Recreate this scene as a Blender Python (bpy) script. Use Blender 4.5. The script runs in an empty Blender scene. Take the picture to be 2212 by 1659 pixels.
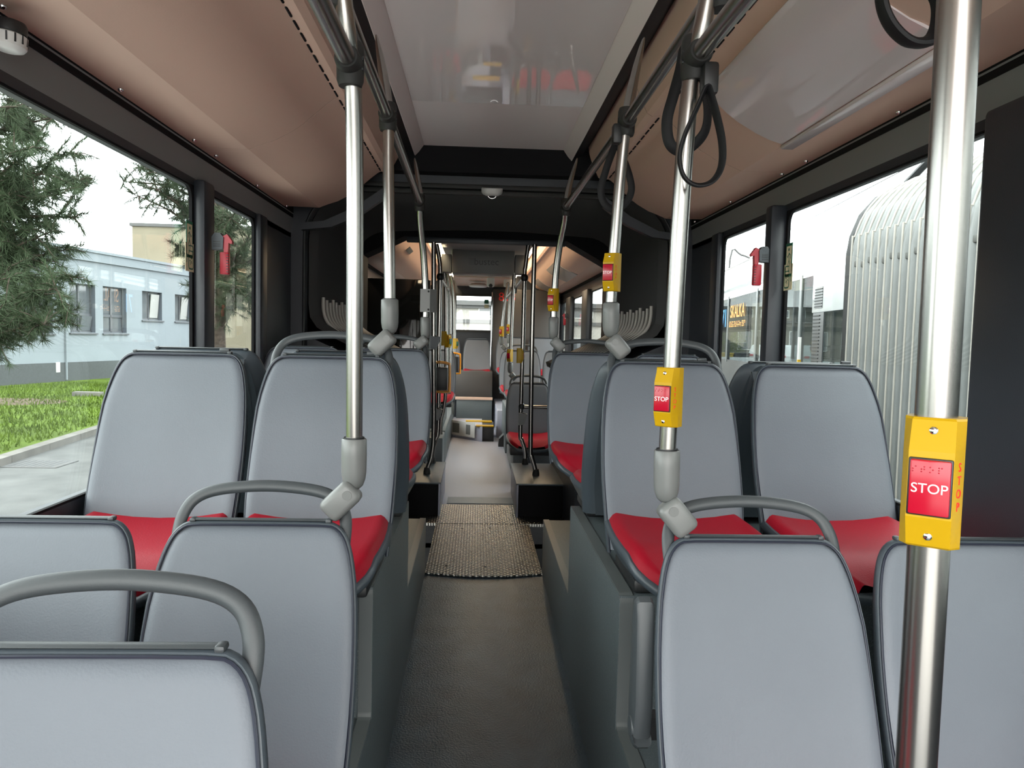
import bpy, bmesh, math, random
from math import sin, cos, pi, radians, sqrt, atan2
from mathutils import Vector, Matrix
random.seed(7)
sc = bpy.context.scene
col = sc.collection

# ------------------------------------------------------------------ camera, sky, exposure
W, H, F = 2212, 1659, 1600.0
CAM = Vector((-0.088, 0.0, 1.62))
YAW, PITCH, ROLL = 0.048227, -0.060969, 0.024
_f = Vector((sin(YAW)*cos(PITCH), cos(YAW)*cos(PITCH), sin(PITCH)))
_r0 = Vector((cos(YAW), -sin(YAW), 0)); _u0 = _r0.cross(_f)
_r = _r0*cos(ROLL)+_u0*sin(ROLL); _u = -_r0*sin(ROLL)+_u0*cos(ROLL)
cd = bpy.data.cameras.new('camera'); cam = bpy.data.objects.new('camera', cd); col.objects.link(cam)
cd.sensor_fit = 'HORIZONTAL'; cd.sensor_width = 36.0; cd.lens = 36.0*F/W
cd.clip_start = 0.02; cd.clip_end = 1000
cam.matrix_world = Matrix(((_r.x, _u.x, -_f.x, CAM.x), (_r.y, _u.y, -_f.y, CAM.y), (_r.z, _u.z, -_f.z, CAM.z), (0, 0, 0, 1)))
sc.camera = cam
vs = sc.view_settings
sc.display_settings.display_device = 'sRGB'
vs.view_transform = 'Standard'; vs.look = 'None'; vs.gamma = 1.0; vs.use_curve_mapping = False
vs.exposure = 0.65
cy = sc.cycles
cy.max_bounces = 10; cy.diffuse_bounces = 6; cy.glossy_bounces = 5; cy.transmission_bounces = 8; cy.transparent_max_bounces = 24
cy.use_denoising = True; cy.caustics_reflective = False; cy.caustics_refractive = False; cy.sample_clamp_indirect = 6.0

# overcast sky, brighter towards the hidden sun behind the photographer
wd = bpy.data.worlds.new('overcast_sky'); sc.world = wd; wd.use_nodes = True
nt = wd.node_tree; nt.nodes.clear()
_o = nt.nodes.new('ShaderNodeOutputWorld'); _b = nt.nodes.new('ShaderNodeBackground')
_tc = nt.nodes.new('ShaderNodeTexCoord'); _sx = nt.nodes.new('ShaderNodeSeparateXYZ')
nt.links.new(_tc.outputs['Generated'], _sx.inputs[0])
_rp = nt.nodes.new('ShaderNodeValToRGB')
_mp = nt.nodes.new('ShaderNodeMapRange'); _mp.inputs[1].default_value = -1; _mp.inputs[2].default_value = 1
_ng = nt.nodes.new('ShaderNodeMath'); _ng.operation = 'MULTIPLY'; _ng.inputs[1].default_value = -1
nt.links.new(_sx.outputs[1], _ng.inputs[0]); nt.links.new(_ng.outputs[0], _mp.inputs[0]); nt.links.new(_mp.outputs[0], _rp.inputs[0])
SKY_FRONT, SKY_BACK = 5.0, 5.0
_e = _rp.color_ramp.elements
_e[0].position = 0.35; _e[0].color = (SKY_FRONT*.97, SKY_FRONT*.99, SKY_FRONT, 1)
_e[1].position = 0.95; _e[1].color = (SKY_BACK, SKY_BACK*.98, SKY_BACK*.95, 1)
nt.links.new(_rp.outputs[0], _b.inputs[0]); _b.inputs[1].default_value = 1.0
nt.links.new(_b.outputs[0], _o.inputs[0])

# ------------------------------------------------------------------ pixel -> place helpers
def ray(px, py): return _f + _r*((px-W/2)/F) - _u*((py-H/2)/F)
def U(px, py, Y):
    d = ray(px, py); return CAM + d*(Y/d.y)
def UX(px, py, X):
    d = ray(px, py); return CAM + d*((X-CAM.x)/d.x)
def UZ(px, py, Z):
    d = ray(px, py); return CAM + d*((Z-CAM.z)/d.z)

# ------------------------------------------------------------------ materials
def pm(name, c, rough=0.5, metal=0.0, spec=0.5, bump=None, var=None, coat=0.0, speck=None, coatr=0.05):
    m = bpy.data.materials.new(name); m.use_nodes = True
    t = m.node_tree; p = t.nodes['Principled BSDF']
    p.inputs['Base Color'].default_value = (*c, 1); p.inputs['Roughness'].default_value = rough
    p.inputs['Metallic'].default_value = metal; p.inputs['Specular IOR Level'].default_value = spec
    p.inputs['Coat Weight'].default_value = coat; p.inputs['Coat Roughness'].default_value = coatr
    tc = t.nodes.new('ShaderNodeTexCoord')
    if bump:
        n = t.nodes.new('ShaderNodeTexNoise'); n.inputs['Scale'].default_value = bump[0]; n.inputs['Detail'].default_value = 3
        t.links.new(tc.outputs['Object'], n.inputs['Vector'])
        b = t.nodes.new('ShaderNodeBump'); b.inputs['Strength'].default_value = bump[1]; b.inputs['Distance'].default_value = 0.01
        t.links.new(n.outputs[0], b.inputs['Height']); t.links.new(b.outputs[0], p.inputs['Normal'])
    if var or speck:
        n = t.nodes.new('ShaderNodeTexNoise'); sc_, am = var or speck[:2]
        n.inputs['Scale'].default_value = sc_; n.inputs['Detail'].default_value = 4 if var else 1
        t.links.new(tc.outputs['Object'], n.inputs['Vector'])
        r = t.nodes.new('ShaderNodeValToRGB'); e = r.color_ramp.elements
        if var:
            e[0].position = .3; e[1].position = .7
            e[0].color = (*[x*(1-am) for x in c], 1); e[1].color = (*[min(1, x*(1+am)) for x in c], 1)
        else:
            e[0].position = .60; e[1].position = .70
            e[0].color = (*c, 1); e[1].color = (*speck[2], 1)
        t.links.new(n.outputs[0], r.inputs[0]); t.links.new(r.outputs[0], p.inputs['Base Color'])
    return m

def glass_mat(name, tint=(.9, .94, .93), refl=1.0):
    m = bpy.data.materials.new(name); m.use_nodes = True; t = m.node_tree; t.nodes.clear()
    o = t.nodes.new('ShaderNodeOutputMaterial'); mx = t.nodes.new('ShaderNodeMixShader')
    tr = t.nodes.new('ShaderNodeBsdfTransparent'); tr.inputs[0].default_value = (*tint, 1)
    gl = t.nodes.new('ShaderNodeBsdfGlossy'); gl.inputs['Roughness'].default_value = 0.0; gl.inputs[0].default_value = (refl, refl, refl, 1)
    lw = t.nodes.new('ShaderNodeLayerWeight'); lw.inputs[0].default_value = 0.5
    pw = t.nodes.new('ShaderNodeMath'); pw.operation = 'POWER'; pw.inputs[1].default_value = 5.0
    ma = t.nodes.new('ShaderNodeMath'); ma.operation = 'MULTIPLY_ADD'; ma.inputs[1].default_value = 0.90; ma.inputs[2].default_value = 0.035
    t.links.new(lw.outputs['Facing'], pw.inputs[0]); t.links.new(pw.outputs[0], ma.inputs[0])
    t.links.new(ma.outputs[0], mx.inputs[0]); t.links.new(tr.outputs[0], mx.inputs[1]); t.links.new(gl.outputs[0], mx.inputs[2])
    t.links.new(mx.outputs[0], o.inputs[0]); return m

def emit_mat(name, c, s):
    m = bpy.data.materials.new(name); m.use_nodes = True; p = m.node_tree.nodes['Principled BSDF']
    p.inputs['Base Color'].default_value = (0, 0, 0, 1); p.inputs['Emission Color'].default_value = (*c, 1); p.inputs['Emission Strength'].default_value = s
    return m

M = {}
M['fabric'] = pm('seat_leatherette', (0.1287, 0.1451, 0.1685), .46, spec=.35, bump=(260, .10), var=(3.0, .05))
M['shell'] = pm('seat_shell_slate', (0.0467, 0.0595, 0.0714), .42, bump=(400, .05))
M['rail_slate'] = pm('handrail_slate', (0.043, 0.0499, 0.0544), .45, bump=(500, .05))
M['piping'] = pm('piping_navy', (.012, .016, .03), .5)
M['red'] = pm('seat_red_leatherette', (0.2808, 0.0047, 0.0156), .5, spec=.14, bump=(260, .10))
M['steel'] = pm('brushed_steel', (.36, .345, .325), .26, 1.0)
M['alu'] = pm('anodised_aluminium', (.34, .34, .32), .38, 1.0)
M['sleeve'] = pm('grey_sleeve_plastic', (0.1496, 0.1571, 0.1533), .38)
M['rubber'] = pm('joint_rubber', (.022, .022, .021), .6, spec=.35)
M['black'] = pm('black_plastic', (.012, .013, .014), .45)
M['blackmat'] = pm('black_matt', (.006, .006, .007), .8, spec=.2)
M['wallblack'] = pm('wall_anthracite', (.021, .025, .032), .45, bump=(300, .05))
M['beige'] = pm('duct_beige', (.62, .435, .345), .55, spec=.3, bump=(180, .03))
M['ceil'] = pm('ceiling_gloss', (.70, .64, .63), .018, spec=1.0)
M['ceilm'] = pm('ceiling_matt', (.70, .64, .63), .5)
M['lip'] = pm('ceiling_lip', (.74, .68, .66), .5)
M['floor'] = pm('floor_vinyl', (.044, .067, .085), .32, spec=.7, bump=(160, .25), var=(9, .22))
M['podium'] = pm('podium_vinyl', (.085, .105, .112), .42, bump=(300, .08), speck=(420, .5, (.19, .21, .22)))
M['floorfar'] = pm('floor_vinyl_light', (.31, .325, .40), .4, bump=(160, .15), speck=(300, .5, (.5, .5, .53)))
M['yellow'] = pm('signal_yellow', (.47, .28, .003), .42, spec=.3)
M['stopred'] = pm('button_red', (.40, .005, .022), .22)
M['white'] = pm('white_plastic', (.6, .6, .58), .4)
M['whitepaint'] = pm('white_lettering', (.9, .85, .85), .5)
M['orange'] = pm('orange_plastic', (.85, .32, .01), .35)
M['strap'] = pm('strap_black', (.006, .006, .007), .6, spec=.3)
M['glass'] = glass_mat('window_glass', (.90, .94, .93))
M['glassbus'] = glass_mat('bus_window_glass', (.66, .70, .70), .22)
M['panelgloss'] = pm('poster_cover_gloss', (.70, .64, .65), .02, spec=1.0)
M['hammer'] = pm('hammer_red', (.42, .012, .03), .35)
M['stickgreen'] = pm('sticker_green', (.01, .13, .07), .5)
M['stickcream'] = pm('sticker_cream', (.72, .66, .44), .6)
M['greybox'] = pm('display_housing', (.17, .18, .175), .5)
M['greylight'] = pm('display_lip', (.26, .25, .23), .5)
M['darkpanel'] = pm('tower_panel', (.055, .05, .048), .5, bump=(300, .05))
M['rib'] = pm('bellows_rib', (.42, .40, .36), .4, spec=.6)
M['cove'] = pm('cove_grey', (.20, .21, .212), .34)
M['lampwarm'] = emit_mat('ceiling_lamp_warm', (1.0, .78, .50), 14.0)
M['bellow'] = pm('bellows_black', (0.0504, 0.0504, 0.0504), .6)
M['digit'] = pm('digit_red', (.7, .02, .02), .5)
M['chrome'] = pm('chrome', (.8, .8, .8), .08, 1.0)
# outside
M['asphalt'] = pm('asphalt', (0.1053, 0.1069, 0.1053), .9, spec=.2, var=(2.5, .18), bump=(60, .4))
M['kerb'] = pm('kerb_stone', (0.156, 0.1482, 0.1365), .9, spec=.2, var=(3, .2))
M['grass'] = pm('lawn_green', (0.0718, 0.1108, 0.0125), .9, spec=.1, var=(1.2, .35))
M['soil'] = pm('bare_soil', (0.1014, 0.078, 0.0585), .95, spec=.1, var=(4, .3))
M['bluewall'] = pm('blue_render', (0.2106, 0.2379, 0.2613), .9, spec=.2, var=(.6, .04))
M['plinth'] = pm('grey_plinth', (0.0702, 0.0757, 0.078), .9, spec=.2, var=(30, .1))
M['wframe'] = pm('window_frame_dark', (.07, .075, .085), .5)
M['reveal'] = pm('window_reveal', (0.0936, 0.1092, 0.1326), .7)
M['pane'] = pm('window_pane', (.09, .10, .11), .04, spec=.8)
M['curtain'] = pm('curtain_white', (0.312, 0.312, 0.3042), .8)
M['tan'] = pm('tan_render', (0.2418, 0.2184, 0.1638), .95, spec=.1, var=(.45, .14))
M['concrete'] = pm('grey_render', (0.1872, 0.1794, 0.1599), .95, spec=.1, var=(.5, .15))
M['cream'] = pm('grey_render_bright', (0.4056, 0.39, 0.3588), .95, spec=.1, var=(.5, .1))  # grey render lightened, overexposed daylight put into the colour
M['slab'] = pm('bounce_slab_pale', (.50, .50, .48), .9, spec=.2, var=(2, .08))  # for the added slab, pale to throw skylight up into the bus
M['alutrim'] = pm('ribbed_trim', (.10, .112, .112), .36, spec=.7)
M['cornice'] = pm('grey_cornice', (0.1248, 0.1248, 0.1248), .9, spec=.1)
M['bark'] = pm('pine_bark', (0.0702, 0.0546, 0.0452), .95, spec=.1, var=(14, .4), bump=(30, .8))
M['needle'] = pm('pine_needles', (0.039, 0.0585, 0.0296), .7, spec=.2, var=(1.6, .35))
M['bellgrey'] = pm('bellows_grey', (0.2574, 0.2691, 0.2652), .55, var=(3, .08))
M['bellseam'] = pm('bellows_seam', (.12, .12, .11), .6)
M['buswhite'] = pm('bus_white_paint', (0.468, 0.4836, 0.4836), .12, spec=.6)
M['busdark'] = pm('bus_dark', (.03, .032, .035), .3)
M['carwhite'] = pm('car_white', (0.39, 0.3978, 0.4056), .15, coat=.5)
M['tyre'] = pm('tyre', (.02, .02, .02), .8)
M['binyellow'] = pm('bin_yellow', (0.3276, 0.234, 0.0094), .5)
M['bindark'] = pm('bin_dark', (.035, .04, .045), .5)
M['ledorange'] = emit_mat('led_orange', (1, .38, .05), 1.6)
M['ledblue'] = emit_mat('led_blue', (.1, .45, 1), 1.6)

def plate_mat():
    m = pm('tread_plate', (.55, .53, .47), .26, 1.0); t = m.node_tree; p = t.nodes['Principled BSDF']
    tc = t.nodes.new('ShaderNodeTexCoord'); sx = t.nodes.new('ShaderNodeSeparateXYZ'); t.links.new(tc.outputs['Object'], sx.inputs[0])
    def math_(op, a, b=None):
        n = t.nodes.new('ShaderNodeMath'); n.operation = op
        for i, v in enumerate((a, b)):
            if v is None: continue
            if isinstance(v, (int, float)): n.inputs[i].default_value = v
            else: t.links.new(v, n.inputs[i])
        return n.outputs[0]
    x = math_('MULTIPLY', sx.outputs[0], 92.0); y = math_('MULTIPLY', sx.outputs[1], 110.0)
    a = math_('SINE', math_('ADD', x, y)); b = math_('SINE', math_('SUBTRACT', x, y))
    h = math_('MULTIPLY', a, b); h = math_('ABSOLUTE', h); h = math_('POWER', h, 0.5)
    bp = t.nodes.new('ShaderNodeBump'); bp.inputs['Strength'].default_value = .9; bp.inputs['Distance'].default_value = 0.006
    t.links.new(h, bp.inputs['Height']); t.links.new(bp.outputs[0], p.inputs['Normal'])
    r = t.nodes.new('ShaderNodeValToRGB'); r.color_ramp.elements[0].color = (.10, .10, .09, 1); r.color_ramp.elements[1].color = (.62, .61, .57, 1)
    r.color_ramp.elements[0].position = .15; r.color_ramp.elements[1].position = .6
    t.links.new(h, r.inputs[0]); t.links.new(r.outputs[0], p.inputs['Base Color'])
    return m
M['plate'] = plate_mat()

# ------------------------------------------------------------------ mesh helpers
class MB:
    def __init__(s): s.v = []; s.f = []
    def add(s, vs_, fs):
        o = len(s.v); s.v += [Vector(p) for p in vs_]; s.f += [tuple(i+o for i in f) for f in fs]; return s
    def box(s, x0, y0, z0, x1, y1, z1):
        x0, x1 = min(x0, x1), max(x0, x1); y0, y1 = min(y0, y1), max(y0, y1); z0, z1 = min(z0, z1), max(z0, z1)
        return s.add([(x0, y0, z0), (x1, y0, z0), (x1, y1, z0), (x0, y1, z0), (x0, y0, z1), (x1, y0, z1), (x1, y1, z1), (x0, y1, z1)],
                     [(3, 2, 1, 0), (4, 5, 6, 7), (0, 1, 5, 4), (1, 2, 6, 5), (2, 3, 7, 6), (3, 0, 4, 7)])
    def rbox(s, c, size, r=.004, mat=None, seg=2):
        bm = bmesh.new(); bmesh.ops.create_cube(bm, size=1.0)
        for v in bm.verts: v.co = Vector((v.co.x*size[0], v.co.y*size[1], v.co.z*size[2]))
        r = min(r, min(size)*.49)
        bmesh.ops.bevel(bm, geom=bm.edges[:], offset=r, segments=seg, profile=.5, affect='EDGES')
        Mx = Matrix.Translation(Vector(c)) @ (mat.to_4x4() if mat is not None else Matrix.Identity(4))
        bm.verts.index_update()
        s.add([Mx @ v.co for v in bm.verts], [[v.index for v in f.verts] for f in bm.faces]); bm.free(); return s
    def loft(s, rings, close=True, c0=True, c1=True, wrap=False):
        n = len(rings[0]); o = len(s.v)
        for r in rings: s.v += [Vector(p) for p in r]
        m = len(rings)
        for i in range(m if wrap else m-1):
            a = o+i*n; b = o+((i+1) % m)*n
            for j in range(n if close else n-1):
                k = (j+1) % n; s.f.append((a+j, a+k, b+k, b+j))
        if not wrap and close:
            if c0: s.f.append(tuple(o+j for j in range(n-1, -1, -1)))
            if c1: s.f.append(tuple(o+(m-1)*n+j for j in range(n)))
        return s
    def grid(s, P): return s.loft(P, close=False)
    def tube(s, pts, r, n=14, closed=False, r2=None, up=None, caps=True):
        pts = [Vector(p) for p in pts]; m = len(pts)
        R = r if isinstance(r, (list, tuple)) else [r]*m
        R2 = R if r2 is None else (r2 if isinstance(r2, (list, tuple)) else [r2]*m)
        T = []
        for i in range(m):
            a = pts[(i-1) % m] if closed or i > 0 else pts[i]; b = pts[(i+1) % m] if closed or i < m-1 else pts[i]
            T.append((b-a).normalized())
        u = Vector(up) if up else (Vector((0, 0, 1)) if abs(T[0].z) < .9 else Vector((0, 1, 0)))
        rings = []
        for i in range(m):
            u = u - T[i]*u.dot(T[i])
            if u.length < 1e-5: u = T[i].orthogonal()
            u.normalize(); w = T[i].cross(u)
            rings.append([pts[i] + u*(R[i]*cos(2*pi*k/n)) + w*(R2[i]*sin(2*pi*k/n)) for k in range(n)])
        return s.loft(rings, wrap=closed, c0=caps, c1=caps)
    def lathe(s, prof, origin, axis=(0, 0, 1), n=24):
        ax = Vector(axis).normalized(); u = ax.orthogonal().normalized(); w = ax.cross(u); o = Vector(origin)
        rings = [[o+ax*h+u*(max(r, 1e-5)*cos(2*pi*k/n))+w*(max(r, 1e-5)*sin(2*pi*k/n)) for k in range(n)] for r, h in prof]
        return s.loft(rings)
    def prism(s, poly, d, fn):
        a = [fn(p[0], p[1], 0) for p in poly]; b = [fn(p[0], p[1], d) for p in poly]
        return s.loft([a, b])
    def ball(s, c, r, n=10, sx=1, sy=1, sz=1):
        rings = []
        for i in range(n+1):
            t = -pi/2+pi*i/n
            rings.append([Vector(c)+Vector((cos(t)*cos(2*pi*k/(2*n))*r*sx, cos(t)*sin(2*pi*k/(2*n))*r*sy, sin(t)*r*sz)) for k in range(2*n)])
        return s.loft(rings)
    def xf(s, Mx): s.v = [Mx @ v for v in s.v]; return s

def smooth_path(pts, k=6):
    pts = [Vector(p) for p in pts]; out = []
    for i in range(len(pts)-1):
        p0 = pts[max(i-1, 0)]; p1 = pts[i]; p2 = pts[i+1]; p3 = pts[min(i+2, len(pts)-1)]
        for j in range(k):
            t = j/k
            out.append(.5*((2*p1)+(p2-p0)*t+(2*p0-5*p1+4*p2-p3)*t*t+(3*p1-p0-3*p2+p3)*t**3))
    out.append(pts[-1]); return out

MW = {}
def to_mesh(name, mb, mat, off=None, ang=35):
    me = bpy.data.meshes.new(name)
    vv = mb.v if off is None else [off @ p for p in mb.v]
    me.from_pydata([tuple(p) for p in vv], [], mb.f)
    bm = bmesh.new(); bm.from_mesh(me); bmesh.ops.remove_doubles(bm, verts=bm.verts, dist=1e-6)
    bmesh.ops.recalc_face_normals(bm, faces=bm.faces); bm.to_mesh(me); bm.free()
    me.polygons.foreach_set('use_smooth', [True]*len(me.polygons))
    me.set_sharp_from_angle(angle=radians(ang))
    if mat: me.materials.append(M[mat] if isinstance(mat, str) else mat)
    me.update(); return me
def setp(o, label, cat, group=None):
    if label: o['label'] = label
    if cat: o['category'] = cat
    if group: o['group'] = group
def thing(name, label, cat, loc=(0, 0, 0), rz=0, group=None):
    o = bpy.data.objects.new(name, None); col.objects.link(o); o.empty_display_size = .05
    m = Matrix.Translation(Vector(loc)) @ Matrix.Rotation(rz, 4, 'Z'); o.matrix_world = m; MW[o.name] = m
    setp(o, label, cat, group); return o
def part(name, mb, mat, parent, world=False, ang=35, label=None):
    m = MW[parent.name]
    me = to_mesh(name, mb, mat, m.inverted() if world else None, ang)
    o = bpy.data.objects.new(name, me); col.objects.link(o); o.parent = parent; MW[o.name] = m
    if label: o['label'] = label
    return o
def solo(name, mb, mat, label, cat, group=None, ang=35, loc=None):
    if loc is None:
        xs = [p.x for p in mb.v]; ys = [p.y for p in mb.v]; zs = [p.z for p in mb.v]
        loc = ((min(xs)+max(xs))/2, (min(ys)+max(ys))/2, min(zs))
    m = Matrix.Translation(Vector(loc))
    o = bpy.data.objects.new(name, to_mesh(name, mb, mat, m.inverted(), ang)); o.matrix_world = m; col.objects.link(o); MW[o.name] = m
    setp(o, label, cat, group); return o
def struct(name, mb, mat, parent=None, ang=35, label=None):
    if parent is not None: return part(name, mb, mat, parent, world=True, ang=ang)
    o = bpy.data.objects.new(name, to_mesh(name, mb, mat, None, ang)); col.objects.link(o); MW[o.name] = Matrix.Identity(4)
    o['kind'] = 'structure'
    if label: o['label'] = label
    return o
def text_mb(s, size, depth=.0008, spacing=1.0):
    c = bpy.data.curves.new('lettering', 'FONT'); c.body = s; c.size = size; c.extrude = depth; c.align_x = 'CENTER'; c.align_y = 'CENTER'; c.space_character = spacing
    o = bpy.data.objects.new('lettering', c); me = bpy.data.meshes.new_from_object(o)
    mb = MB(); mb.add([v.co.copy() for v in me.vertices], [list(p.vertices) for p in me.polygons])
    bpy.data.objects.remove(o); bpy.data.meshes.remove(me); bpy.data.curves.remove(c); return mb
FACE_Y = Matrix(((1, 0, 0, 0), (0, 0, 1, 0), (0, 1, 0, 0), (0, 0, 0, 1)))   # text plane XY -> XZ (read from -Y)
FACE_Y = Matrix.Rotation(pi/2, 4, 'X')
def dup(root, loc, rz=None):
    r = root.copy(); col.objects.link(r); r.location = loc
    if rz is not None: r.rotation_euler = (0, 0, rz)
    for ch in root.children:
        c = ch.copy(); col.objects.link(c); c.parent = r
        for g in ch.children:
            d = g.copy(); col.objects.link(d); d.parent = c
    return r

# ================================================================== THE SETTING
XW = 1.18
# --- floors
fl = MB()
fl.loft([[(-.36, y, z), (.31, y, z), (.31, y, z-.05), (-.36, y, z-.05)] for y, z in ((-1.6, .27), (1.0, .27), (2.35, .31), (3.95, .37))])
struct('floor', fl, 'floor')
fs = MB(); fs.box(-1.18, -1.6, .2, 1.18, 1.45, .262); struct('floor_base', fs, 'podium')
pl = MB(); front = [(-.338+.621*i/16, 3.86-.05*sin(pi*i/16)) for i in range(17)]
pl.prism([(x, y) for x, y in front]+[(.283, 4.895), (-.338, 4.895)], .006, lambda a, b, d: (a, b, .371+d))
struct('floor_plate', pl, 'plate')
p2 = MB(); p2.box(-.62, 4.905, .36, .60, 5.47, .379); struct('turntable_plate', p2, 'plate')
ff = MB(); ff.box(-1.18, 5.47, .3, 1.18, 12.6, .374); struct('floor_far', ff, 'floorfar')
fm = MB(); fm.box(-.29, 5.5, .374, .25, 5.72, .380); struct('floor_strip', fm, 'floor')
# dark heads of the plate screws
for x, y in ((-.23, 3.98), (-.02, 3.97), (.19, 3.98), (-.16, 4.78), (.02, 4.8), (.2, 4.78)):
    b = MB(); b.lathe([(.009, 0), (.009, .001), (.004, .003), (0, .003)], (x, y, .3765), n=10)
    part('screw', b, 'black', bpy.data.objects['floor_plate'], world=True)

# --- podiums beside the aisle with ribbed edge trims
def podium(side, xin, name, dy):
    xo = side*1.165
    poly = [(1.42+dy, .2), (1.42+dy, .633), (1.85+dy, .633), (1.85+dy, .978), (2.84+dy, .978), (2.84+dy, .632), (3.9, .655), (3.9, .2)]
    b = MB(); b.prism(poly, xo-xin, lambda a, c, d: (xin+d, a, c)); struct(name, b, 'podium', ang=20)
def trim(name, pts, xin, side, w=.034):
    # ribbed strip following (y,z) points, lying on the podium's edge
    prof = []; n = 4
    for i in range(n):
        a = i*w/n
        prof += [(a, .0055), (a+w/n*.50, .0055), (a+w/n*.58, .0008), (a+w/n*.92, .0008)]
    prof = [(0, -.004)]+prof+[(w, .0055), (w, -.004)]
    rings = []
    for i, (y, z) in enumerate(pts):
        d0 = Vector((0, 0, 0)); 
        if i > 0: d0 += Vector((0, y-pts[i-1][0], z-pts[i-1][1])).normalized()
        if i < len(pts)-1: d0 += Vector((0, pts[i+1][0]-y, pts[i+1][1]-z)).normalized()
        d0.normalize(); nrm = Vector((0, -d0.z, d0.y))
        k = 1.0
        if 0 < i < len(pts)-1:
            a = Vector((0, y-pts[i-1][0], z-pts[i-1][1])).normalized(); k = 1/max(.5, a.dot(d0))
        rings.append([Vector((xin+side*p, y, z))+nrm*(q*k) for p, q in prof])
    b = MB(); b.loft(rings); struct(name, b, 'alutrim', ang=25)
podium(-1, -.34, 'podium_left', .02); podium(1, .285, 'podium_right', -.03)
def rnd(pts, r=.02):
    out = [pts[0]]
    for i in range(1, len(pts)-1):
        p = Vector((*pts[i], 0)); a = (Vector((*pts[i-1], 0))-p).normalized(); c = (Vector((*pts[i+1], 0))-p).normalized()
        for t in (0, .25, .5, .75, 1):
            q = p+a*r*(1-t)**2+c*r*t**2; out.append((q.x, q.y))
    out.append(pts[-1]); return out
trim('trim_1', rnd([(2.86, .978), (1.87, .978), (1.87, .633), (1.44, .633)]), -.341, -1)
trim('trim_2', rnd([(2.81, .978), (1.82, .978), (1.82, .633), (1.39, .633)]), .286, 1)
trim('trim_3', [(3.9, .655), (2.87, .632)], -.341, -1, .03)
trim('trim_4', [(3.9, .655), (2.82, .632)], .286, 1, .03)

# --- side walls
def wall(side, name):
    x = side*XW; xo = side*(XW+.05)
    b = MB()
    b.box(x, -1.2, .2, xo, 4.45, 1.15)                 # below the windows
    b.box(x, -1.2, 2.175, xo, 4.45, 2.30)              # header
    y = 3.70 if side < 0 else 3.84
    b.box(x, y, .2, x+side*.006, 4.45, 2.3)                     # end panel
    w = struct(name, b, 'wallblack')
    c = MB(); prof = [(side*1.182, 2.185), (side*1.179, 2.21), (side*1.172, 2.30), (side*1.166, 2.314), (side*1.2, 2.34), (side*1.2, 2.185)]
    c.prism(prof, 5.4, lambda a, q, d: (a, -1.0+d, q)); struct('trim_5' if side < 0 else 'trim_6', c, 'cove')
    return w
wall(-1, 'wall_left'); wall(1, 'wall_right')
def rrect(y0, y1, z0, z1, r, n=6):
    out = []
    for cy_, cz, a0 in ((y1-r, z1-r, 0), (y0+r, z1-r, pi/2), (y0+r, z0+r, pi), (y1-r, z0+r, 3*pi/2)):
        out += [(cy_+r*cos(a0+pi/2*i/n), cz+r*sin(a0+pi/2*i/n)) for i in range(n+1)]
    return out
def window(k, x, y0, y1, z0, z1, side, r=.05, band=.04, mat='blackmat', gm='glass'):
    inn = rrect(y0, y1, z0, z1, r); outr = rrect(y0-band, y1+band, z0-band, z1+band, .002)
    def ring(p, xx): return [(xx, a, b) for a, b in p]
    b = MB(); b.loft([ring(outr, x), ring(inn, x), ring(inn, x+side*.012), ring(outr, x+side*.012)], wrap=True)
    o = struct('window_%d' % k, b, mat)
    g = MB(); g.box(x+side*.006, y0-.01, z0-.01, x+side*.010, y1+.01, z1+.01)
    part('pane', g, gm, o, world=True)
    return o
window(1, -1.181, .35, 2.905, 1.157, 2.168, -1)
window(2, -1.181, 3.05, 3.69, 1.157, 2.168, -1)
window(3, 1.181, 1.806, 3.03, 1.157, 2.168, 1)
window(4, 1.181, 3.13, 3.83, 1.157, 2.168, 1)
window(5, 1.181, -1.0, 1.25, 1.157, 2.168, 1)
window(6, -1.181, -1.1, .1, 1.157, 2.168, -1)
def pillar(name, side, y0, y1, d=.05):
    b = MB(); b.rbox((side*(XW-d/2+.003), (y0+y1)/2, 1.67), (d+.006, y1-y0, 1.06), .014)
    struct(name, b, 'wallblack')
pillar('pillar_1', -1, 2.92, 3.035, .042); pillar('pillar_2', -1, 3.70, 3.82, .03)
pillar('pillar_3', 1, 3.045, 3.115, .065); pillar('pillar_4', 1, 3.84, 3.95, .03); pillar('pillar_5', 1, 1.29, 1.785)
pillar('pillar_6', -1, .14, .31)

# --- ceiling
c = MB(); c.box(-.412, -1.0, 2.703, .381, 3.50, 2.76); struct('ceiling', c, 'ceil')
c = MB(); c.box(-.412, 3.502, 2.705, .381, 4.30, 2.76); struct('ceiling_end', c, 'ceilm')
for k, s, off in ((7, -1, -.0155), (8, 1, -.0155)):
    prof = [(.395, 2.71), (.425, 2.668), (.447, 2.645), (.452, 2.652), (.452, 2.76), (.395, 2.76)]
    b = MB(); b.prism(prof, 5.3, lambda a, q, d: (s*a+off, -1.0+d, q)); struct('trim_%d' % k, b, 'lip')
for k, s in ((9, -1), (10, 1)):
    b = MB(); b.box(s*.452-.0155, -1, 2.665, s*.50-.0155, 4.28, 2.76)
    b.box(s*.50-.0155, -1, 2.70, s*.575-.0155, 4.28, 2.76); struct('trim_%d' % k, b, 'black')

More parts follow.
